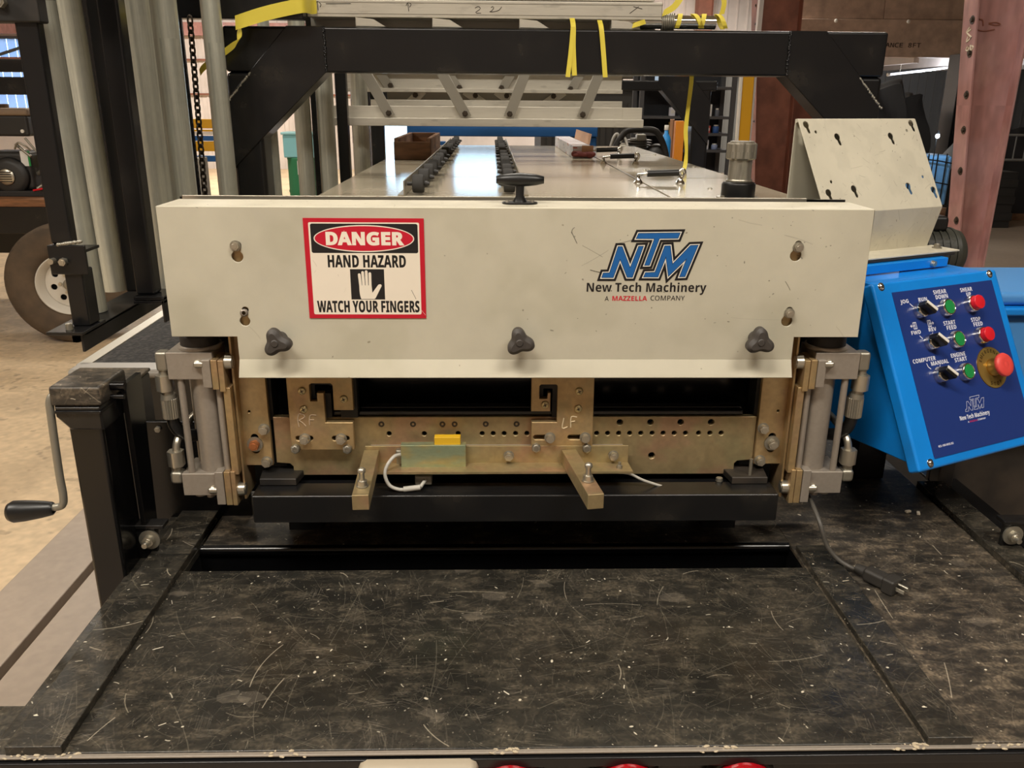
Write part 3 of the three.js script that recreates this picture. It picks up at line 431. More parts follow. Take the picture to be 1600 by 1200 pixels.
    part(t, 'scuff_mark', [planeUV(0.44, 0.17, 0.29, 1.36, 0.0002)], DECAL(c, { roughness: 0.6 }), 'dark scuffs in the paint', true);
  }
}
function mirrorFix(g) { return g; }
function lobeBase(x, y) { const p = []; for (let i = 0; i < 48; i++) { const a = i / 48 * Math.PI * 2, r = 0.0145 + 0.0125 * Math.pow(Math.abs(Math.cos(a)), 2.2); p.push([x + r * Math.cos(a), y + r * Math.sin(a)]); } return p; }
// ================================================================== ROLL FORMER BODY AND LIDS
const TY = 1.40;
{
  const t = thing('roll_former_body', 'ivory roll former cabinet under the lid panels behind the guard', 'machine', [0.11, 0.9, -1.5]);
  part(t, 'front_bulkhead', [bb(-0.54, 0.54, 0.93, 1.452, -0.148, -0.142)], M.blackGloss);
  part(t, 'front_trim', [bb(-0.535, 0.475, 1.442, 1.4545, -0.142, -0.1385, 0.0008)], M.zinc, 'thin bright edge behind the guard');
  part(t, 'side_panel', [bb(-0.43, -0.41, 0.92, TY - 0.01, -2.96, -0.15, 0.002)], M.ivory); part(t, 'side_panel', [bb(0.64, 0.66, 0.92, TY - 0.01, -2.96, -0.64, 0.002)], M.ivory);
  part(t, 'end_panel', [bb(-0.43, 0.66, 0.92, TY - 0.01, -2.97, -2.95)], M.ivory); part(t, 'base_frame', [bb(-0.43, 0.48, 0.876, 0.93, -2.96, -0.75)], M.black);
  part(t, 'side_panel', [bb(0.36, 0.66, 0.92, TY - 0.02, -0.66, -0.64)], M.black);
  const zs = [-0.16, -1.165, -1.72, -2.3, -2.97];
  for (let i = 0; i < 4; i++) { part(t, 'lid_panel', [bb(-0.425, 0.359, TY - 0.004, TY, zs[i + 1] + 0.003, zs[i] - 0.003, 0.0015), bb(-0.425, 0.359, TY - 0.016, TY - 0.003, zs[i] - 0.006, zs[i] - 0.003)], M.lid); part(t, 'lid_panel', [bb(0.364, 0.655, TY - 0.004, TY, zs[i + 1] + 0.003, Math.min(-0.64, zs[i]) - 0.003, 0.0015)], M.lid); }
  part(t, 'gap_seal', [bb(-0.42, 0.36, TY - 0.03, TY - 0.018, -2.95, -0.16), bb(0.36, 0.65, TY - 0.03, TY - 0.018, -2.95, -0.66)], M.void);
  seed(17); for (const [x, z] of [[0.63, -1.6], [0.5, -0.86], [0.62, -2.25], [0.44, -1.45], [0.46, -1.47]]) part(t, 'lid_screw', [cyl(0.006, 0.005, 0.003, x, TY + 0.0015, z, 'y', 12)], M.zincDull);
}
// rows of guide wheels on the lids
function wheelTrack(x, railX, z0, z1, n, label) {
  const t = thing('guide_wheel_track', label, 'roller track', [x, TY, z0]);
  part(t, 'rail', [bb(railX - 0.0015, railX + 0.0015, TY + 0.0005, TY + 0.034, z1 - 0.03, z0 + 0.05, 0.0006), bb(Math.min(railX, railX + (railX - x) * 0.5), Math.max(railX, railX + (railX - x) * 0.5), TY + 0.0005, TY + 0.004, z1 - 0.03, z0 + 0.05)], M.zinc);
  const d = railX < x ? 1 : -1;
  for (let i = 0; i < n; i++) { const z = z0 + (z1 - z0) * i / (n - 1); const w = part(t, 'wheel', [lathe([[0.0045, -0.013], [0.018, -0.013], [0.0205, -0.0105], [0.021, 0], [0.0205, 0.0105], [0.018, 0.013], [0.0045, 0.013]], x, TY + 0.0235, z, 'x', 24)], M.rubber); part(w, 'axle', [cyl(0.0045, 0.0045, 0.05, x, TY + 0.0235, z, 'x', 10), hexHead(x + d * 0.014, TY + 0.0235, z, 0.0065, 0.007, d > 0 ? 'x' : '-x')], M.blackPlastic); }
  return t;
}
wheelTrack(-0.204, -0.232, -0.70, -2.9, 14, 'row of black guide wheels on the white lids, nearer the brown wooden box');
wheelTrack(0.002, 0.03, -0.72, -2.9, 14, 'row of black guide wheels on the white lids, in line behind the T handle');
// draw latches across the lid seam
function latch(z, label) {
  const t = thing('draw_latch', label, 'latch', [0.4, TY, z], 0, 'draw latches along the lid seam');
  for (const x of [0.345, 0.455]) { const f = part(t, 'foot', [lathe([[0.0135, 0], [0.0105, 0.006], [0.006, 0.011], [0.004, 0.022]], x, TY, z, 'y', 14)], M.chrome); part(f, 'pin', [cyl(0.0028, 0.0028, 0.022, x, TY + 0.022, z, 'z', 10)], M.zincDull); }
  part(t, 'grip', [rod(V(0.368, TY + 0.025, z), V(0.45, TY + 0.028, z), 0.0085, 14)], M.blackGrip, 'black rubber grip'); part(t, 'hook', [rod(V(0.342, TY + 0.022, z), V(0.37, TY + 0.025, z), 0.0035, 8), tube([[0.45, TY + 0.03, z], [0.461, TY + 0.036, z], [0.466, TY + 0.026, z], [0.459, TY + 0.012, z], [0.452, TY + 0.005, z]], 0.0045, 20, 8)], M.chrome);
}
latch(-1.0, 'black gripped draw latch on the lid seam, nearest the guard'); latch(-1.72, 'black gripped draw latch on the lid seam, second from the guard'); latch(-2.12, 'black gripped draw latch on the lid seam, beside the printed carton');
{ // scalloped adjuster standing on the right lid
  const x = 0.512, z = -0.66, t = thing('adjuster_knob', 'upright grey metal adjuster with scalloped head on a black collar', 'knob', [x, TY, z]);
  part(t, 'collar', [lathe([[0.034, 0], [0.037, 0.003], [0.037, 0.030], [0.034, 0.034], [0.028, 0.036], [0.0255, 0.036]], x, TY, z)], M.blackGrip, 'black collar'); part(t, 'base_washer', [lathe([[0.02, 0.001], [0.046, 0.001], [0.046, 0.003], [0.02, 0.003]], x, TY - 0.0005, z), cyl(0.005, 0.005, 0.006, x - 0.037, TY + 0.003, z + 0.012)], M.zincDull);
  part(t, 'stem', [lathe([[0.026, 0.034], [0.0285, 0.036], [0.0285, 0.040], [0.0255, 0.042], [0.0248, 0.088]], x, TY, z)], M.turned);
  const p = []; for (let i = 0; i < 96; i++) { const a = i / 96 * Math.PI * 2, s = Math.max(0, Math.cos(a * 8)); const r = 0.0325 - 0.0032 * Math.pow(s, 1.5); p.push([r * Math.cos(a), r * Math.sin(a)]); }
  part(t, 'scalloped_head', [plate(p, 0, 0.036, [], 0.003).rotateX(-Math.PI / 2).translate(x, TY + 0.083, z), cyl(0.026, 0.0255, 0.004, x, TY + 0.12, z)], M.turned);
}
// ================================================================== SHEAR: die rail, die blocks, side plates
{
  const zf = -0.052, t = thing('die_rail', 'wide gold zinc plate with rows of holes between the two cylinders', 'plate', [0, 1.0, -0.06]);
  const o = [[-0.398, 1.107], [-0.398, 1.026], [-0.376, 1.024], [-0.371, 1.019], [-0.371, 1.003], [0.3715, 1.003], [0.3715, 1.022], [0.376, 1.027], [0.402, 1.029], [0.402, 1.107]], H = [];
  for (const x of [-0.209, -0.151, -0.095, -0.055, -0.0367, -0.0185, 0.0005, 0.0195, 0.1355, 0.154, 0.1725, 0.191, 0.2095, 0.2285, 0.247, 0.2655, 0.2845, 0.3065, 0.3255, 0.3445]) H.push({ x, y: 1.0775, r: 0.0041 });
  for (const x of [0.1735, 0.2245, 0.275, 0.326]) H.push({ x, y: 1.097, r: 0.0052 }); H.push({ x: 0.23, y: 1.037, r: 0.0056 });
  part(t, 'rail_plate', [plate(o, zf - 0.013, zf, H, 0.0008)], M.gold);
  part(t, 'backing_bar', [bb(-0.39, 0.39, 1.0, 1.10, zf - 0.05, zf - 0.034)], M.void);
  part(t, 'blade', [bb(-0.37, 0.38, 1.1075, 1.1155, zf - 0.03, zf - 0.006, 0.002), bb(-0.37, 0.38, 1.1155, 1.119, zf - 0.034, zf - 0.016, 0.001)], M.blackGloss, 'black blade edge');
  for (const x of [-0.221, -0.169, -0.1205, -0.1005, -0.049, 0.002]) part(t, 'socket_screw', [lathe([[0.0018, -0.001], [0.0022, 0.0004], [0.0046, 0.0006], [0.005, -0.0004]], x, 1.0945, zf + 0.0006, 'z', 18)], M.zincDark);
}
const panScrew = (t, x, y, z, r = 0.0066) => { const p = part(t, 'pan_screw', [lathe([[r, 0], [r * 0.96, r * 0.3], [r * 0.7, r * 0.55], [0.0003, r * 0.62]], x, y, z, 'z', 20)], M.paleBrass); part(p, 'cross_recess', [box(r * 0.95, r * 0.22, 0.0006, x, y, z + r * 0.6, 0, [0, 0, 0.4]).translate(0, 0, 0), box(r * 0.22, r * 0.95, 0.0006, x, y, z + r * 0.6, 0, [0, 0, 0.4])], M.zincDark); };
const marks = (strokes, z, r = 0.0011) => strokes.map((s) => tube(s.map(([x, y]) => [x, y, z]), r, 12, 6).scale(1, 1, 1));
{
  const z = -0.035, t = thing('die_block', 'gold zinc die block with a hooked slot, marked RF in pale marker', 'die block', [-0.316, 1.057, -0.041], 0, 'slotted die blocks');
  part(t, 'block_plate', [plate([[-0.367, 1.215], [-0.367, 1.056], [-0.2645, 1.056], [-0.2645, 1.104], [-0.309, 1.104], [-0.309, 1.155], [-0.320, 1.155], [-0.320, 1.141], [-0.331, 1.141], [-0.331, 1.168], [-0.328, 1.171], [-0.297, 1.171], [-0.294, 1.168], [-0.294, 1.1255], [-0.2625, 1.1255], [-0.2625, 1.215]].reverse(), z - 0.012, z, [{ x: -0.345, y: 1.0765, r: 0.0043, w: 0.010 }, { x: -0.286, y: 1.0765, r: 0.0043, w: 0.010 }], 0.0007)], M.goldBrown);
  part(t, 'backing_die', [plate([[-0.36, 1.2], [-0.36, 1.108], [-0.30, 1.108], [-0.30, 1.15], [-0.317, 1.15], [-0.325, 1.146], [-0.325, 1.165], [-0.303, 1.165], [-0.29, 1.16], [-0.285, 1.108], [-0.258, 1.108], [-0.258, 1.2]].reverse(), z - 0.03, z - 0.0125)], M.dirtBlack);
  for (const [x, y] of [[-0.343, 1.159], [-0.3425, 1.1275], [-0.277, 1.145]]) panScrew(t, x, y, z);
  for (const x of [-0.344, -0.285]) { const b = part(t, 'hex_bolt', [hexHead(x, 1.0765, z + 0.002, 0.0085, 0.008)], M.zinc); part(b, 'washer', [washer(x, 1.0765, z, 0.0092)], M.zincDull); }
  for (const [x, y] of [[-0.36, 1.0595], [-0.2755, 1.059]]) part(t, 'jack_nut', [lathe([[0.0035, 0.009], [0.0062, 0.009], [0.0078, 0.0075], [0.0078, 0]], x, y, z, 'z', 6), cyl(0.0034, 0.0034, 0.004, x, y, z + 0.006, 'z', 10)], M.zincDull);
  part(t, 'marker_lettering', marks([[[-0.351, 1.119], [-0.3535, 1.110], [-0.352, 1.097]], [[-0.351, 1.119], [-0.345, 1.119], [-0.342, 1.114], [-0.3515, 1.108]], [[-0.3515, 1.108], [-0.346, 1.104], [-0.341, 1.098]], [[-0.335, 1.1], [-0.333, 1.116], [-0.323, 1.117]], [[-0.334, 1.109], [-0.327, 1.109]]], z + 0.0002), std({ color: 0xb7a084, roughness: 0.9 }), 'pale letters RF drawn in marker');
}
{
  const z = -0.035, t = thing('die_block', 'gold zinc die block with a hooked slot, marked LF in pale marker', 'die block', [0.076, 1.056, -0.041], 0, 'slotted die blocks');
  part(t, 'block_plate', [plate([[0.025, 1.215], [0.126, 1.215], [0.127, 1.056], [0.026, 1.056], [0.026, 1.104], [0.067, 1.104], [0.067, 1.1665], [0.0645, 1.169], [0.0405, 1.169], [0.038, 1.1665], [0.038, 1.145], [0.0505, 1.145], [0.0515, 1.155], [0.056, 1.155], [0.056, 1.123], [0.025, 1.123]], z - 0.012, z, [{ x: 0.0435, y: 1.0775, r: 0.0043, w: 0.010 }, { x: 0.1, y: 1.0775, r: 0.0043, w: 0.010 }], 0.0007)], M.goldBrown);
  part(t, 'backing_die', [plate([[0.03, 1.2], [0.12, 1.2], [0.12, 1.108], [0.06, 1.108], [0.06, 1.158], [0.045, 1.158], [0.045, 1.12], [0.03, 1.12]], z - 0.03, z - 0.0125)], M.dirtBlack);
  for (const [x, y] of [[0.102, 1.158], [0.1015, 1.128], [0.0475, 1.135]]) panScrew(t, x, y, z);
  for (const x of [0.0565, 0.1145]) { const b = part(t, 'hex_bolt', [cyl(0.0068, 0.0064, 0.009, x, 1.0775, z + 0.006, 'z', 18)], M.zinc); part(b, 'washer', [washer(x, 1.0775, z, 0.0092)], M.zincDull); }
  for (const [x, y] of [[0.034, 1.0605], [0.1175, 1.0595]]) part(t, 'jack_nut', [lathe([[0.0035, 0.009], [0.0062, 0.009], [0.0078, 0.0075], [0.0078, 0]], x, y, z, 'z', 6), cyl(0.0034, 0.0034, 0.004, x, y, z + 0.006, 'z', 10)], M.zincDull);
  part(t, 'marker_lettering', marks([[[0.0785, 1.112], [0.0765, 1.094], [0.085, 1.096]], [[0.090, 1.095], [0.0905, 1.113], [0.1, 1.113]], [[0.0905, 1.105], [0.097, 1.106]]], z + 0.0002), std({ color: 0xd8c6a4, roughness: 0.9 }), 'pale letters LF drawn in marker');
}
for (const s of [-1, 1]) {
  const z = -0.046, X = (x) => s * x, t = thing('shear_side_plate', s < 0 ? 'upright gold zinc plate bolted beside the RF die block' : 'upright gold zinc plate bolted at the end away from the die blocks', 'plate', [X(0.428), 1.022, z], 0, 'upright side plates of the shear');
  const m = (l) => (s < 0 ? mirror([l].flat(3)) : l);
  part(t, 'upright_plate', m([plate([[0.403, 1.024], [0.455, 1.024], [0.455, 1.30], [0.403, 1.30]], z - 0.01, z, [{ x: 0.434, y: 1.119, r: 0.0022 }, { x: 0.429, y: 1.0625, r: 0.0062, w: 0.011, vert: true }], 0.0007)]), M.goldBrown);
  for (const y of [1.089, 1.031]) { const b = part(t, 'hex_bolt', m([hexHead(0.412, y, z + 0.002, 0.0082, 0.008)]), M.zinc); part(b, 'washer', m([washer(0.412, y, z, 0.0095)]), M.zincDull); }
  const b = part(t, 'hex_bolt', m([hexHead(0.429, 1.0625, z + 0.003, 0.0088, 0.009)]), s < 0 ? std({ color: 0xb9764a, roughness: 0.45, metalness: 0.7 }) : M.zinc); part(b, 'washer', m([washer(0.429, 1.0625, z, 0.0128, 0.003)]), M.zincDull);
  part(t, 'inner_guide', m([bb(0.398, 0.408, 1.10, 1.26, z - 0.05, z - 0.012)]), M.dirtBlack);
}
// ------------------------------------------------------------------ angle bar, two stop bars, sensor box
{
  const t = thing('angle_bar', 'gold zinc angle bar bolted across the lower middle of the die rail', 'angle bar', [-0.03, 1.028, -0.03]);
  part(t, 'upright_leg', [bb(-0.247, 0.1875, 1.029, 1.0625, -0.0385, -0.0345, 0.0006)], M.gold); part(t, 'flat_leg', [plate([[-0.247, 0.0375], [0.1875, 0.0375], [0.1905, 0.0], [-0.24, 0]].map(([x, y]) => [x, -y]), 0, 0.0035).rotateX(Math.PI / 2).scale(1, 1, 1).translate(0, 1.0325, 0.0)].map((g) => g.translate(0, 0, 0.002)), M.gold);
  part(t, 'spacer', [bb(-0.24, 0.18, 1.03, 1.058, -0.052, -0.0385)], M.steel);
  for (const x of [-0.011, 0.1625]) { const b = part(t, 'hex_bolt', [hexHead(x, 1.0455, -0.0325, 0.0078, 0.007)], M.zinc); part(b, 'washer', [washer(x, 1.0455, -0.0345, 0.0088)], M.zincDull); }
  part(t, 'small_nut', [hexHead(0.17, 1.0325, -0.012, 0.005, 0.005, 'y'), cyl(0.0025, 0.0025, 0.006, 0.17, 1.04, -0.012)], M.zincDull);
}
function stopBar(xb, xf, label, nut) {
  const t = thing('stop_bar', label, 'stop bar', [xb, 1.028, 0.05], 0, 'square stop bars');
  part(t, 'square_bar', [bar(V(xb, 1.0445, -0.034), V(xf, 1.0445, 0.134), 0.0245, 0.024, V(0, 1, 0), 0.001)], M.gold);
  const u = (xf - xb) / 0.168, z = nut, x = xb + u * (z + 0.034);
  const b = part(t, 'stop_bolt', [hexHead(x, 1.0585, z, 0.0085, 0.0075, 'y', 0.1), lathe([[0.004, 0], [0.004, 0.012], [0.006, 0.014], [0.006, 0.018], [0.003, 0.0205], [0.0002, 0.021]], x, 1.066, z)], M.zinc); part(b, 'washer', [washer(x, 1.0567, z, 0.0092, 0.0018, 'y')], M.zincDull);
  part(t, 'bolt_end', [cyl(0.005, 0.005, 0.006, x, 1.031, z)], M.zincDull);
}
stopBar(-0.2365, -0.2305, 'square gold bar reaching forward below the RF die block', 0.104); stopBar(0.088, 0.1135, 'square gold bar reaching forward below the LF die block', 0.088);
{
  const t = thing('sensor_box', 'small iridescent greenish gold cover with a yellow sensor and looped wire', 'sensor', [-0.134, 1.018, -0.01]);
  part(t, 'cover', [bb(-0.187, -0.0815, 1.0185, 1.0705, -0.0215, -0.0185, 0.0006), bb(-0.187, -0.0815, 1.068, 1.0705, -0.034, -0.02, 0.0006)], M.goldGreen); part(t, 'sensor_body', [bb(-0.1325, -0.090, 1.045, 1.083, -0.036, -0.022, 0.001)], std({ color: 0xe0b224, roughness: 0.5 }), 'yellow sensor block');
  part(t, 'connector', [bb(-0.165, -0.1375, 1.003, 1.0185, -0.03, -0.012, 0.002)], std({ color: 0x8d8678, roughness: 0.6 }));
  part(t, 'cable', [tube([[-0.184, 1.052, -0.026], [-0.197, 1.054, -0.012], [-0.209, 1.040, -0.002], [-0.211, 1.026, 0.003], [-0.204, 1.011, 0.006], [-0.19, 1.0045, 0.007], [-0.175, 1.0035, 0.006]], 0.0029, 50, 10)], M.wire, 'grey looped cable'); part(t, 'cable_sleeve', [rod(V(-0.182, 1.0045, 0.007), V(-0.155, 1.0065, 0.004), 0.0046, 12), rod(V(-0.155, 1.0065, 0.004), V(-0.148, 1.012, -0.012), 0.003, 10)], M.wire);
  part(t, 'clip', [bb(-0.196, -0.186, 1.045, 1.06, -0.034, -0.022, 0.002), bb(-0.196, -0.185, 1.03, 1.043, -0.036, -0.03, 0.002)], M.zincDull);
}
solo('sensor_cable', 'thin pale cable hanging from the right end of the angle bar', 'cable', [tube([[0.16, 1.026, -0.012], [0.186, 1.024, -0.008], [0.21, 1.012, -0.008], [0.243, 0.997, -0.016]], 0.0024, 24, 8)], M.wire);
// ------------------------------------------------------------------ black cross beam under the shear
{
  const t = thing('cross_beam', 'black rectangular steel beam under the shear with a pad at each end', 'beam', [0, 0.951, 0]);
  part(t, 'beam_tube', [bb(-0.424, 0.4275, 0.951, 0.9995, -0.03, 0.02, 0.003)], M.black);
  for (const s of [-1, 1]) { const p = part(t, 'mounting_pad', [plate([[0.352, -0.05], [0.425, -0.05], [0.419, 0.002], [0.36, 0.002]].map(([x, z]) => [s * x, -z]).sort(() => 0), 0, 0.012, [], 0.001).rotateX(-Math.PI / 2).translate(0, 1.0, -0.02)].map((g) => g), M.dirtBlack); if (s > 0) part(p, 'pad_bolt', [cyl(0.0028, 0.0028, 0.03, 0.392, 1.026, -0.028), hexHead(0.342, 1.0, -0.03, 0.006, 0.006, 'y')], M.zincDull); }
  part(t, 'support_leg', [bb(-0.40, -0.34, 0.80, 0.955, -0.20, -0.1, 0.002)], M.black); part(t, 'support_leg', [bb(0.34, 0.40, 0.80, 0.955, -0.20, -0.1, 0.002)], M.black); part(t, 'cross_tie', [bb(-0.40, 0.40, 0.955, 0.99, -0.2, -0.03, 0.002)], M.black);
}
// ------------------------------------------------------------------ hydraulic shear cylinders
for (const s of [-1, 1]) {
  const m = (...l) => (s < 0 ? mirror(l) : l), t = thing('hydraulic_cylinder', s < 0 ? 'grey tie rod hydraulic cylinder beside the black jack post' : 'grey tie rod hydraulic cylinder beside the blue control box', 'cylinder', [s * 0.505, 0.965, -0.05], 0, 'hydraulic shear cylinders');
  const zf = -0.02;
  part(t, 'rod_gland', m(lathe([[0.0005, 0.085], [0.0145, 0.085], [0.0145, 0.03], [0.027, 0.026], [0.03, 0.02], [0.03, 0.006], [0.0315, 0.004], [0.0315, 0]], 0.503, 1.226, -0.055)), M.dirtBlack);
  part(t, 'gland_ring', m(lathe([[0.0302, 0], [0.0335, 0.0005], [0.0335, 0.0065], [0.0302, 0.007]], 0.503, 1.226, -0.055)), M.steel);
  part(t, 'end_block', m(bb(0.475, 0.5465, 1.1825, 1.2265, -0.088, zf, 0.0012)), M.steel); part(t, 'end_block', m(bb(0.475, 0.5455, 0.9815, 1.0205, -0.088, zf, 0.0012)), M.steel);
  part(t, 'barrel', m(cyl(0.023, 0.023, 0.165, 0.4985, 1.1015, -0.05, 'y', 36)), M.steel);
  for (const [x, z] of [[0.5305, -0.028], [0.4715, -0.028], [0.5305, -0.078], [0.4715, -0.078]]) part(t, 'tie_rod', m(cyl(0.0054, 0.0054, 0.168, x, 1.1015, z, 'y', 14)), M.steel);
  const f1 = part(t, 'flange_plate', m(bb(0.477, 0.4905, 1.1715, 1.2165, -0.06, -0.012, 0.001)), M.steel); const f2 = part(t, 'flange_plate', m(bb(0.476, 0.4895, 0.9685, 1.0265, -0.06, -0.012, 0.001)), M.steel);
  const g1 = part(t, 'mounting_strap', m(bb(0.4665, 0.4765, 1.168, 1.2165, -0.06, -0.013, 0.001), bb(0.457, 0.466, 1.164, 1.2155, -0.06, -0.014, 0.001)), M.goldBrown); const g2 = part(t, 'mounting_strap', m(bb(0.465, 0.475, 0.967, 1.0265, -0.06, -0.013, 0.001), bb(0.457, 0.4645, 0.966, 1.0265, -0.06, -0.014, 0.001)), M.goldBrown);
  part(t, 'mounting_bar', m(bb(0.451, 0.4625, 1.02, 1.17, -0.045, -0.017, 0.0012)), M.goldBrown, 'long gold bar beside the barrel');
  part(t, 'inner_wall', m(bb(0.4465, 0.4505, 0.97, 1.255, -0.09, -0.030, 0.001)), M.goldBrown);
  part(f1, 'stud', m(lathe([[0.0065, 0], [0.0072, 0.002], [0.0062, 0.006], [0.0002, 0.0085]], 0.497, 1.209, zf, 'z', 16), cyl(0.0055, 0.0055, 0.012, 0.4945, 1.209, -0.016, 'x', 12)), M.zinc);
  part(f2, 'stud', m(lathe([[0.0065, 0], [0.0072, 0.002], [0.0062, 0.006], [0.0002, 0.0085]], 0.497, 0.993, zf, 'z', 16), cyl(0.0055, 0.0055, 0.012, 0.4945, 0.993, -0.016, 'x', 12)), M.zinc);
  part(g1, 'hex_bolt', m(hexHead(0.457, 1.209, -0.028, 0.0125, 0.011, '-x')), M.zinc); part(g2, 'hex_bolt', m(hexHead(0.457, 0.99, -0.028, 0.0125, 0.011, '-x')), M.zinc);
  part(t, 'foot_stud', m(cyl(0.010, 0.010, 0.007, 0.524, 0.978, -0.04, 'y', 16), cyl(0.006, 0.006, 0.006, 0.505, 0.9785, -0.03, 'y', 12)), M.steel);
  // fittings and hoses
  const e1 = part(t, 'elbow_fitting', m(bb(0.5465, 0.5665, 1.194, 1.226, -0.046, -0.024, 0.005), cyl(0.008, 0.008, 0.02, 0.548, 1.212, -0.035, 'x', 16), cyl(0.008, 0.008, 0.02, 0.558, 1.188, -0.035)), M.zincDull);
  part(e1, 'hex_nut', m(cyl(0.0135, 0.0135, 0.026, 0.559, 1.173, -0.035, 'y', 6)), M.zinc); part(e1, 'collar', m(cyl(0.009, 0.009, 0.016, 0.5575, 1.156, -0.037), cyl(0.0125, 0.0115, 0.008, 0.557, 1.149, -0.038)), M.zincDull);
  const fl = []; for (let i = 0; i < 48; i++) { const a = i / 48 * Math.PI * 2, r = i % 2 ? 0.0135 : 0.0123; fl.push([r * Math.cos(a), r * Math.sin(a)]); } part(e1, 'ferrule', m(plate(fl, 0, 0.034, [], 0.0006).rotateX(-Math.PI / 2).translate(0.5565, 1.112, -0.039)), M.zincDull);
  part(t, 'hose', m(tube([[0.5555, 1.114, -0.04], [0.5545, 1.099, -0.041], [0.548, 1.084, -0.046], [0.536, 1.072, -0.060], [0.52, 1.066, -0.09], [0.50, 1.064, -0.138]], 0.0102, 40, 12)), M.blackGrip, 'black rubber hose');
  const e2 = part(t, 'elbow_fitting', m(bb(0.5455, 0.5665, 1.0, 1.022, -0.046, -0.022, 0.006), cyl(0.008, 0.008, 0.014, 0.5575, 1.026, -0.034), cyl(0.0075, 0.0075, 0.014, 0.547, 1.008, -0.034, 'x')), M.zincDull);
  part(e2, 'hex_nut', m(cyl(0.0135, 0.0135, 0.026, 0.556, 1.043, -0.034, 'y', 6)), M.zinc); part(e2, 'hydraulic_pipe', m(tube([[0.5555, 1.05, -0.034], [0.5535, 1.068, -0.038], [0.551, 1.08, -0.055], [0.546, 1.09, -0.09], [0.54, 1.095, -0.138]], 0.0062, 30, 10)), M.zinc);
}
// ------------------------------------------------------------------ power cord with plug on the deck
{
  const t = thing('power_cord', 'black power cord hanging from the shear with its plug lying on the deck', 'cord', [0.56, DY, 0]);
  part(t, 'cable', [tube([[0.51, 1.0, -0.11], [0.503, 0.972, -0.07], [0.499, 0.962, -0.01], [0.501, 0.945, 0.022], [0.511, 0.914, 0.033], [0.527, 0.894, 0.043], [0.543, 0.886, 0.054], [0.556, 0.887, 0.070]], 0.0038, 50, 10)], M.cordGrey);
  const d = V(0.035, 0, 0.052).normalize(), a = V(0.556, DY + 0.0135, 0.066), at = (k) => a.clone().addScaledVector(d, k);
  const p = part(t, 'plug', [rod(at(-0.006), at(0.012), 0.0075, 14, 0.0095), bar(at(0.01), at(0.055), 0.024, 0.0225, V(0, 1, 0), 0.006), bar(at(0.045), at(0.066), 0.030, 0.026, V(0, 1, 0), 0.004)], M.plug || (M.plug = std({ color: 0x322f2b, roughness: 0.55 })), 'grey black plug');
  const sx = V(d.z, 0, -d.x); for (const k of [-1, 1]) part(p, 'prong', [bar(at(0.066).addScaledVector(sx, k * 0.0065), at(0.08).addScaledVector(sx, k * 0.0065), 0.0016, 0.006, V(0, 1, 0), 0.0004)], M.zinc);
  part(p, 'prong', [rod(at(0.066).add(V(0, 0.006, 0)), at(0.082).add(V(0, 0.006, 0)), 0.0022, 10)], M.zinc);
}
seed(71); [[0.742, -0.155], [0.758, -0.148]].forEach(([x, z], i) => solo('wood_chip', i ? 'second tiny pale wood chip on the dusty deck below the control box' : 'tiny pale wood chip on the dusty deck, left one of two below the control box', 'chip', [box(0.011, 0.004, 0.006, x, DY + 0.0032, z, 0.001, [0, i * 0.9 + 0.3, 0])], M.chalk));
